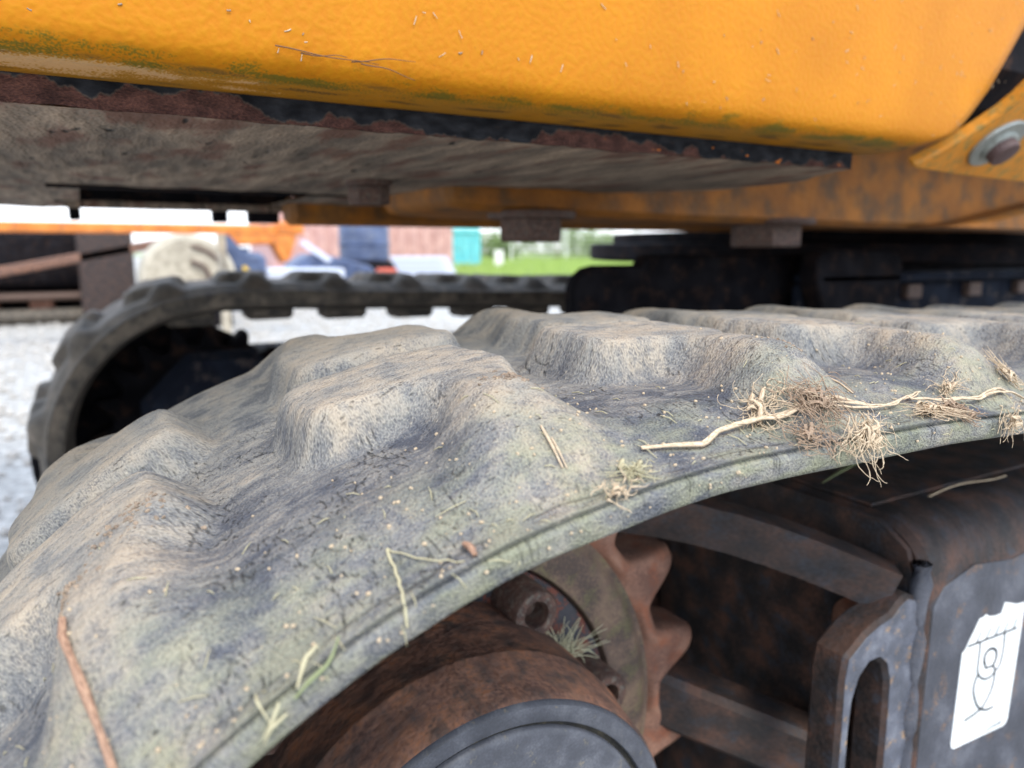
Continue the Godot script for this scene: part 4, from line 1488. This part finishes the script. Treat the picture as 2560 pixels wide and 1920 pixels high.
	for k in 12:
		var t := k / 11.0
		bp.append(Vector3(0.29 + 0.09 * t, 0.1262 + 0.002 * sin(t * 5.0), -0.104 - 0.004 * t))
		br.append(0.0008)
	mb.tube(bp, br, 5, 0.6)
	single("straw", mb, M.straw, bp[0], "dry straw on the frame top near the right edge, in front of the green blade", "straw", gl)
	# forked dead twig stuck on the panel
	mb = MB.new()
	for q in [[-0.055, 0.3475, -0.012, 0.3452], [-0.024, 0.3458, 0.0045, 0.3492], [-0.02, 0.3456, 0.004, 0.3415], [-0.045, 0.346, -0.026, 0.3468]]:
		var pp := PackedVector3Array()
		var r2 := PackedFloat32Array()
		for j in 9:
			var t := j / 8.0
			pp.append(Vector3(lerpf(q[0], q[2], t), lerpf(q[1], q[3], t) + 0.0005 * sin(t * 7.0 + q[0] * 90.0), -0.1797 + 0.001 * sin(t * 3.0)))
			r2.append(0.0004 * lerpf(1.0, 0.4, t))
		mb.tube(pp, r2, 5, 0.8)
	single("twig", mb, M.bark, Vector3(-0.03, 0.346, -0.179), "thin forked dead twig stuck to the orange panel above the green line", "twig")
	# clippings on the panel, and crumbs on the track
	for pass_ in 2:
		mb = MB.new()
		for k in ([110, 60][pass_]):
			var x := rng.randf_range(-0.16, 0.52)
			var y := 0.345 + 0.1 * pow(rng.randf(), 1.1)
			if x > 0.43 + (y - 0.345) * 0.9:
				continue
			var l := rng.randf_range(0.0007, 0.0042) * (1.0 if pass_ == 0 else 0.6)
			var g := rng.randf() * PI
			var zz := -0.1794 if y > 0.36 else lerpf(-0.1822, -0.1797, clampf((y - 0.345) / 0.015, 0.0, 1.0))
			var pp := PackedVector3Array()
			var r2 := PackedFloat32Array()
			for j in 4:
				var t := j / 3.0 - 0.5
				pp.append(Vector3(x + cos(g) * l * t, y + sin(g) * l * t + l * 0.25 * t * t, zz + 0.0004))
				r2.append(rng.randf_range(0.00012, 0.0003) * (1.0 if pass_ == 0 else 1.5))
			mb.tube(pp, r2, 4, 0.6, Vector3.BACK)
		single("grass_clippings", mb, [M.straw, M.straw_brown][pass_], Vector3(0.15, 0.38, -0.18), ["pale grass clippings scattered over the orange panel", "brown dirt crumbs scattered over the orange panel"][pass_], "clippings", "", "stuff")
	for pass_ in 2:
		mb = MB.new()
		for k in ([420, 150][pass_]):
			var s := rng.randf_range(-0.2, 0.2)
			var p := absf(rng.randfn(0.0, 0.03)) - 0.005
			if p < 0.0 and p > -0.001:
				continue
			var o := on_track(s, p, 0.0002)
			if pass_ == 0:
				var r := rng.randf_range(0.0002, 0.00075)
				mb.box(Transform3D(Basis.from_euler(Vector3(rng.randf() * 6.0, rng.randf() * 6.0, rng.randf() * 6.0)), o), Vector3(r * 1.6, r, r * 1.2), r * 0.3)
			else:
				var e := on_track(s + rng.randfn(0.0, 0.002), p + rng.randfn(0.0, 0.003), 0.0003)
				var mid := (o + e) / 2.0 + Vector3(0, 0.0005, 0.0004)
				mb.tube(PackedVector3Array([o, mid, e]), PackedFloat32Array([0.00012, 0.00018, 0.0001]), 4)
		single(["grit", "root_hairs"][pass_], mb, [M.seed, M.pale_grass][pass_], Vector3(0, 0.22, -0.02), ["pale grit and seeds sprinkled over the near track", "fine root hairs stuck to the near track"][pass_], ["grit", "root hairs"][pass_], "", "stuff")
	# dried soil flakes in the hollows of the tread
	var flakes := [[-0.116, 0.079, 0.013, "crust of dried soil on the tread block left of the nearest one"], [-0.019, 0.052, 0.011, "crumbly soil on the foot of the nearest tread block, in the middle"], [-0.135, 0.062, 0.009, "flaking soil near the top end of the reddish brown twig"], [0.083, 0.035, 0.012, "soil crumbs on the tread block just behind the largest root tangle"]]
	for q in flakes:
		mb = MB.new()
		for k in 60:
			var s: float = q[0] + rng.randfn(0.0, q[2] * 0.4)
			var p: float = q[1] + rng.randfn(0.0, q[2] * 0.35)
			var r := rng.randf_range(0.0003, 0.001)
			mb.box(Transform3D(Basis.from_euler(Vector3(rng.randfn(0, 0.4), rng.randf() * 6.0, rng.randfn(0, 0.4) + minf(0.0, s) * -1.0 / R0 * -1.0)), on_track(s, p, 0.0)), Vector3(r * 1.9, r * 0.9, r * 1.5), r * 0.3)
		single("soil_crust", mb, M.soil, on_track(q[0], q[1]), q[3], "soil", "dried soil on the tread")

# ---------------------------------------------------------------- the yard
func slab(mb: MB, x0: float, x1: float, z0: float, z1: float, y: float) -> void:
	mb.face([Vector3(x0, y, z1), Vector3(x1, y, z1), Vector3(x1, y, z0), Vector3(x0, y, z0)])

func corrugated(called: String, x0: float, x1: float, z: float, hgt: float, depth: float, pitch: float, m: Material, label: String) -> void:
	var o := thing(called, label, "container", Vector3((x0 + x1) / 2.0, GROUND, z))
	var mb := MB.new()
	mb.box(at((x0 + x1) / 2.0, GROUND + hgt / 2.0 + 0.1, z - depth / 2.0), Vector3(x1 - x0 - 0.1, hgt - 0.1, depth), 0.02)
	part(o, "wall", mb, m)
	var x := x0 + pitch / 2.0
	while x < x1:
		mb = MB.new()
		mb.prism(at(x, GROUND + 0.15, z - 0.03, Vector3(-90, 0, 0)), PackedVector2Array([Vector2(-pitch * 0.36, 0.0), Vector2(-pitch * 0.22, -0.075), Vector2(pitch * 0.22, -0.075), Vector2(pitch * 0.36, 0.0)]), hgt - 0.2)
		part(o, "rib", mb, m)
		x += pitch
	for y in [GROUND + 0.08, GROUND + hgt - 0.02]:
		mb = MB.new()
		mb.box(at((x0 + x1) / 2.0, y, z - 0.02), Vector3(x1 - x0, 0.16, 0.2), 0.01)
		part(o, "rail", mb, m)

func leaf_mesh(m: Material) -> ArrayMesh:
	var mb := MB.new()
	mb.face([Vector3(-0.5, 0, 0), Vector3(0, -0.25, 0.1), Vector3(0.5, 0, 0), Vector3(0, 0.25, 0.1)])
	var me := mb.commit()
	me.surface_set_material(0, m)
	return me

func multi(parent: Node3D, called: String, me: Mesh, where: Array) -> MultiMeshInstance3D:
	var mm := MultiMesh.new()
	mm.transform_format = MultiMesh.TRANSFORM_3D
	mm.mesh = me
	mm.instance_count = where.size()
	for k in where.size():
		mm.set_instance_transform(k, where[k])
	var o := MultiMeshInstance3D.new()
	o.name = called
	o.multimesh = mm
	parent.add_child(o, true)
	return o

func build_yard() -> void:
	rng.seed = 5
	var mb := MB.new()
	slab(mb, -150, 150, -150, 60, GROUND)
	var g := MeshInstance3D.new()
	g.name = "gravel_ground"
	g.mesh = mb.commit()
	g.material_override = M.gravel
	add_child(g, true)
	tag(g, "pale gravel yard surface under and around the excavator", "ground", "", "structure")
	mb = MB.new()
	slab(mb, 4.2, 120, -110, -11.2, GROUND + 0.012)
	g = MeshInstance3D.new()
	g.name = "lawn"
	g.mesh = mb.commit()
	g.material_override = M.lawn
	add_child(g, true)
	tag(g, "bright green meadow beyond the yard", "meadow", "", "structure")
	# pebbles in view at the left, and blades in the meadow
	var st := MB.new()
	st.box(Transform3D(), Vector3(1, 0.7, 0.85), 0.28)
	var sm := st.commit()
	sm.surface_set_material(0, M.stone)
	var where := []
	for k in 5200:
		var x := rng.randf_range(-1.6, 2.2)
		var z := rng.randf_range(-6.5, -0.9)
		if x > 0.4 and z > -2.2:
			continue
		var s := rng.randf_range(0.008, 0.034)
		where.append(Transform3D(Basis.from_euler(Vector3(rng.randf() * 0.6, rng.randf() * 6.0, rng.randf() * 0.6)).scaled(Vector3.ONE * s), Vector3(x, GROUND + s * 0.25, z)))
	var o := multi(self, "gravel_stones", sm, where)
	tag(o, "loose grey and white stones of the gravel yard", "gravel", "", "stuff")
	var bl := MB.new()
	bl.face([Vector3(-0.5, 0, 0), Vector3(0.5, 0, 0), Vector3(0.1, 1, 0.2)])
	var bm := bl.commit()
	var gm: StandardMaterial3D = mat(0.8, null, Color8(146, 164, 92))
	gm.backlight_enabled = true
	gm.backlight = Color(0.3, 0.4, 0.1)
	bm.surface_set_material(0, gm)
	where = []
	for k in 16000:
		var z := -11.3 - 22.0 * pow(rng.randf(), 1.4)
		var x := 4.3 + rng.randf() * (8.0 - z * 0.75)
		where.append(Transform3D(Basis.from_euler(Vector3(rng.randfn(0, 0.3), rng.randf() * 6.0, rng.randfn(0, 0.3))).scaled(Vector3(0.03, rng.randf_range(0.05, 0.16), 0.03) * (1.0 - z * 0.03)), Vector3(x, GROUND + 0.01, z)))
	o = multi(self, "meadow_grass", bm, where)
	tag(o, "long bright grass of the meadow beyond the yard", "grass", "", "stuff")
	# bushes along the far edge
	var lm := leaf_mesh(M.leaf)
	var bushes := [[16.6, -30.5, 1.6, 1.5, "low bush left of the taller one at the meadow's far edge"], [19.4, -30.0, 1.9, 2.3, "tallest rounded bush at the meadow's far edge"], [22.3, -31.0, 1.9, 1.55, "bush right of the tallest, by the fence post"], [13.9, -33.0, 1.9, 1.5, "small bush furthest left, beside the turquoise container"], [26.0, -33.0, 2.4, 1.4, "wide bush furthest right, beyond the fence post"]]
	for q in bushes:
		var b := thing("bush", q[4], "bush", Vector3(q[0], GROUND, q[1]), "bushes at the far edge of the meadow")
		var tr := MB.new()
		tr.tube(PackedVector3Array([Vector3(q[0], GROUND, q[1]), Vector3(q[0] + 0.05, GROUND + q[3] * 0.6, q[1])]), PackedFloat32Array([0.06, 0.03]), 7)
		part(b, "trunk", tr, M.twig)
		where = []
		for k in 2600:
			var v := Vector3(rng.randfn(), rng.randfn(), rng.randfn()).normalized() * pow(rng.randf(), 0.4)
			v *= 1.0 + 0.25 * sin(v.x * 7.0) * cos(v.z * 6.0)
			where.append(Transform3D(Basis.from_euler(Vector3(rng.randf() * 6.0, rng.randf() * 6.0, rng.randf() * 6.0)).scaled(Vector3.ONE * rng.randf_range(0.1, 0.22)), Vector3(v.x * q[2], q[3] * 0.5 + v.y * q[3] * 0.5, v.z * q[2] * 0.6)))
		multi(b, "crown", lm, where).set_meta("kind", "stuff")
	# wire fence
	var fe := thing("wire_fence", "pale wire mesh fence with posts in front of the bushes", "fence", Vector3(18.6, GROUND, -28))
	for x in [15.8, 18.6, 21.45]:
		mb = MB.new()
		mb.tube(PackedVector3Array([Vector3(x, GROUND, -28), Vector3(x, GROUND + 1.75, -28)]), PackedFloat32Array([0.03, 0.03]), 8)
		part(fe, "post", mb, M.white)
	for k in 9:
		mb = MB.new()
		mb.tube(PackedVector3Array([Vector3(15.8, GROUND + 0.1 + k * 0.19, -28), Vector3(21.45, GROUND + 0.1 + k * 0.19, -28)]), PackedFloat32Array([0.006, 0.006]), 4)
		part(fe, "wire", mb, M.white)
	corrugated("container", 3.3, 7.35, -16.0, 2.5, 2.4, 0.3, M.brick_red, "brick red corrugated container at the back of the yard")
	corrugated("container", 10.05, 11.2, -22.0, 1.15, 1.6, 0.25, M.turquoise, "small turquoise container beside the brick red one")
	# marker beside the meadow
	mb = MB.new()
	mb.box(at(10.3, 0.0, -19.0), Vector3(0.28, 0.5, 0.06), 0.02)
	single("marker_board", mb, M.white, Vector3(10.2, GROUND, -19), "small white board standing in the meadow by the turquoise container", "board")
	# silver ramp sheet
	var rp := thing("ramp", "pale silver sheet metal ramp leaning in the yard before the containers", "ramp", Vector3(2.9, GROUND, -7.0))
	mb = MB.new()
	mb.prism(at(0, 0, -7.02), PackedVector2Array([Vector2(2.68, -0.05), Vector2(3.3, -0.05), Vector2(3.15, 0.205), Vector2(2.53, 0.205)]), 0.03, 0.004)
	part(rp, "sheet", mb, M.silver)
	for k in 5:
		mb = MB.new()
		mb.box(at(2.93 - 0.03 * k, -0.02 + 0.048 * k, -6.98, Vector3(0, 0, 0)), Vector3(0.55, 0.008, 0.012), 0.002)
		part(rp, "cleat", mb, M.silver)
	mb = MB.new()
	mb.box(at(2.9, -0.155, -7.1), Vector3(0.6, 0.21, 0.12), 0.01)
	part(rp, "base", mb, M.dark)
	# blue steel attachments
	var cy := thing("steel_drum", "dark blue steel drum standing before the brick red container", "drum", Vector3(3.05, GROUND, -9.3))
	mb = MB.new()
	mb.lathe(at(3.05, 0.13, -9.3, Vector3(-90, 0, 0)), [Vector2(0.0, 0.0), Vector2(0.3, 0.0), Vector2(0.315, 0.015), Vector2(0.315, 0.5), Vector2(0.3, 0.52), Vector2(0.0, 0.52)], 40)
	part(cy, "body", mb, M.steel_blue)
	mb = MB.new()
	mb.lathe(at(3.05, 0.32, -9.3, Vector3(-90, 0, 0)), [Vector2(0.315, 0.0), Vector2(0.33, 0.01), Vector2(0.33, 0.03), Vector2(0.315, 0.04)], 40)
	part(cy, "hoop", mb, M.steel_blue)
	mb = MB.new()
	mb.box(at(3.05, -0.06, -9.3), Vector3(1.0, 0.36, 0.8), 0.02)
	part(cy, "stand", mb, M.dark)
	var bu := thing("digger_bucket", "blue steel bucket with bright worn cutting edge, left of the drum", "bucket", Vector3(2.0, GROUND, -8.0))
	mb = MB.new()
	mb.prism(at(0, 0, -8.3), PackedVector2Array([Vector2(1.72, -0.06), Vector2(2.75, -0.06), Vector2(2.6, 0.1), Vector2(2.2, 0.2), Vector2(1.98, 0.23), Vector2(1.8, 0.12)]), 0.5, 0.02)
	part(bu, "shell", mb, M.steel_blue)
	mb = MB.new()
	mb.prism(at(0, 0, -7.8), PackedVector2Array([Vector2(1.86, 0.33), Vector2(1.9, 0.36), Vector2(2.17, 0.17), Vector2(2.13, 0.14)]), 0.04, 0.006)
	part(bu, "cutting_edge", mb, M.silver)
	mb = MB.new()
	mb.box(at(2.75, 0.02, -7.7), Vector3(0.22, 0.1, 0.1), 0.02)
	part(bu, "reflector", mb, mat(0.5, null, Color8(190, 84, 60)))
	for q in [[1.7, "pale silver pallet of steel plates lying in the yard"]]:
		var pl := thing("steel_pallet", q[1], "pallet", Vector3(1.75, GROUND, -7.5))
		for k in 3:
			mb = MB.new()
			mb.box(at(1.75, -0.2 + k * 0.12, -7.5), Vector3(0.9 - k * 0.08, 0.09, 0.7), 0.01)
			part(pl, "plate", mb, M.silver)
	var tk := thing("plastic_tank", "blue grey tank standing behind the orange attachment", "tank", Vector3(1.2, GROUND, -7.4))
	mb = MB.new()
	mb.lathe(at(1.2, GROUND, -7.4, Vector3(-90, 0, 0)), [Vector2(0.0, 0.0), Vector2(0.2, 0.0), Vector2(0.22, 0.03), Vector2(0.22, 0.45), Vector2(0.17, 0.5), Vector2(0.07, 0.51), Vector2(0.07, 0.55), Vector2(0.0, 0.55)], 32)
	part(tk, "body", mb, M.steel_blue)
	# orange attachment with a dark blue leg
	var oa := thing("orange_attachment", "bright orange steel attachment with a hooked top, right of the pale drum", "attachment", Vector3(1.2, GROUND, -6.5))
	mb = MB.new()
	mb.prism(at(0, 0, -6.6), PackedVector2Array([Vector2(0.9, 0.3), Vector2(1.28, 0.31), Vector2(1.36, 0.16), Vector2(1.42, 0.18), Vector2(1.5, 0.42), Vector2(1.42, 0.52), Vector2(1.36, 0.5), Vector2(1.34, 0.43), Vector2(0.9, 0.42)]), 0.2, 0.015)
	part(oa, "plate", mb, M.orange)
	mb = MB.new()
	mb.prism(at(0, 0, -6.45), PackedVector2Array([Vector2(0.86, 0.36), Vector2(0.92, 0.38), Vector2(1.24, -0.02), Vector2(1.2, GROUND), Vector2(1.02, GROUND), Vector2(1.05, 0.0)]), 0.1, 0.01)
	part(oa, "leg", mb, M.steel_blue)
	mb = MB.new()
	mb.box(at(1.07, 0.07, -6.33, Vector3(0, 0, -52)), Vector3(0.16, 0.035, 0.03), 0.006)
	part(oa, "marking", mb, mat(0.6, null, Color8(214, 176, 60)))
	# pale drum
	var dr := thing("pale_roller", "dusty cream roller drum with a dark spiral, beside the dark machine", "roller", Vector3(0.5, GROUND, -5.5))
	mb = MB.new()
	mb.lathe(at(0.5, 0.07, -5.75), [Vector2(0.0, 0.0), Vector2(0.27, 0.0), Vector2(0.3, 0.03), Vector2(0.31, 0.2), Vector2(0.3, 0.4), Vector2(0.27, 0.43), Vector2(0.12, 0.4), Vector2(0.0, 0.4)], 48)
	part(dr, "drum", mb, M.cream)
	for k in 2:
		var sp := PackedVector3Array()
		var sr := PackedFloat32Array()
		for j in 16:
			var a := lerpf(-0.5, 1.5, j / 15.0)
			sp.append(Vector3(0.5 + cos(a) * (0.12 + 0.1 * k), 0.07 + sin(a) * (0.12 + 0.1 * k), -5.325))
			sr.append(0.014)
		mb = MB.new()
		mb.tube(sp, sr, 6)
		part(dr, "spiral_rib", mb, M.bolt)
	mb = MB.new()
	mb.box(at(0.5, -0.2, -5.5), Vector3(0.5, 0.12, 0.4), 0.01)
	part(dr, "chock", mb, M.dark)
	# dark tracked machine at the left
	var dm := thing("dark_machine", "dark tracked machine in shadow behind the orange steel bar, far left", "machine", Vector3(-0.8, GROUND, -6.4))
	mb = MB.new()
	mb.box(at(-1.0, 0.2, -6.7), Vector3(2.3, 0.4, 0.9), 0.03)
	mb.box(at(-1.0, -0.02, -6.9), Vector3(2.3, 0.4, 0.5), 0.03)
	part(dm, "chassis", mb, M.dark)
	mb = MB.new()
	mb.box(at(-1.1, -0.06, -6.3), Vector3(2.6, 0.05, 0.35), 0.02)
	part(dm, "track_rail", mb, M.bolt)
	mb = MB.new()
	mb.box(at(-1.1, -0.2, -6.35), Vector3(2.7, 0.1, 0.4), 0.04)
	part(dm, "rubber_track", mb, M.far_rubber)
	for k in 7:
		mb = MB.new()
		mb.lathe(at(-2.1 + k * 0.34, -0.12, -6.25), [Vector2(0.0, -0.2), Vector2(0.075, -0.2), Vector2(0.08, -0.19), Vector2(0.08, 0.0), Vector2(0.07, 0.02), Vector2(0.0, 0.02)], 24)
		part(dm, "roller_wheel", mb, M.rust)
	mb = MB.new()
	mb.box(at(-0.1, 0.22, -6.1, Vector3(0, 0, 11)), Vector3(1.5, 0.07, 0.1), 0.01)
	part(dm, "strut", mb, M.hub_rust)
	mb = MB.new()
	mb.box(at(0.03, 0.1, -6.2), Vector3(0.36, 0.7, 0.3), 0.02)
	part(dm, "side_box", mb, M.frame_rust)
	# orange bar on a stand
	var ba := thing("steel_bar_rack", "long rusty orange steel bar lying level on a rack across the far left", "rack", Vector3(0.2, GROUND, -4.5))
	mb = MB.new()
	mb.box(at(-0.1, 0.385, -4.55, Vector3(0, 0, 0)), Vector3(2.3, 0.055, 0.12), 0.008)
	part(ba, "bar", mb, M.orange)
	mb = MB.new()
	mb.prism(at(0, 0, -4.6), PackedVector2Array([Vector2(0.9, 0.36), Vector2(1.05, 0.36), Vector2(1.05, 0.44), Vector2(1.0, 0.5), Vector2(0.965, 0.5), Vector2(0.96, 0.43), Vector2(0.9, 0.42)]), 0.14, 0.008)
	part(ba, "hooked_end", mb, M.orange)
	for x in [-1.1]:
		mb = MB.new()
		mb.box(at(x, 0.05, -4.6), Vector3(0.06, 0.62, 0.06), 0.006)
		part(ba, "leg", mb, M.orange)
	mb = MB.new()
	mb.box(at(0.62, 0.05, -4.75), Vector3(0.05, 0.62, 0.05), 0.006)
	part(ba, "leg", mb, M.cream)

func _ready() -> void:
	# camera
	var cam := Camera3D.new()
	cam.name = "camera"
	cam.fov = rad_to_deg(2.0 * atan(384.0 / 750.0))
	cam.near = 0.02
	cam.far = 400.0
	cam.position = Vector3(-0.1293, 0.2684, 0.1412)
	cam.rotation = Vector3(deg_to_rad(-10.15), deg_to_rad(-29.57), 0)
	var att := CameraAttributesPhysical.new()
	att.frustum_focal_length = 12.0 * 750.0 / 384.0
	att.frustum_focus_distance = 0.25
	att.frustum_near = 0.02
	att.frustum_far = 400.0
	att.exposure_aperture = 9.0
	cam.attributes = att
	add_child(cam)
	cam.current = true
	# sky, bright and overcast
	var env := Environment.new()
	env.background_mode = Environment.BG_SKY
	var sky := Sky.new()
	var sm := ProceduralSkyMaterial.new()
	sm.sky_top_color = Color(0.82, 0.895, 1.0)
	sm.sky_horizon_color = Color(0.97, 0.98, 1.0)
	sm.sky_curve = 0.25
	sm.ground_bottom_color = Color(0.5, 0.49, 0.47)
	sm.ground_horizon_color = Color(0.7, 0.7, 0.68)
	sm.sky_energy_multiplier = 1.0
	sky.sky_material = sm
	env.sky = sky
	env.tonemap_mode = Environment.TONE_MAPPER_LINEAR
	env.tonemap_exposure = 2.65
	env.sdfgi_enabled = true
	env.ssao_enabled = true
	env.ssil_enabled = true
	var we := WorldEnvironment.new()
	we.name = "world_environment"
	we.environment = env
	add_child(we)
	var sun := DirectionalLight3D.new()
	sun.name = "sun"
	sun.light_energy = 0.4
	sun.light_angular_distance = 14.0
	sun.light_color = Color(1.0, 0.97, 0.92)
	sun.shadow_enabled = true
	sun.rotation_degrees = Vector3(-52, -6, 0)
	add_child(sun)
	wob = noise(3, 0.06, 3)
	wob2 = noise(4, 0.05, 3)
	near_lugs()
	materials()
	outer_lugs.clear()
	inner_lugs.clear()
	build_excavator()
	build_litter()
	build_yard()
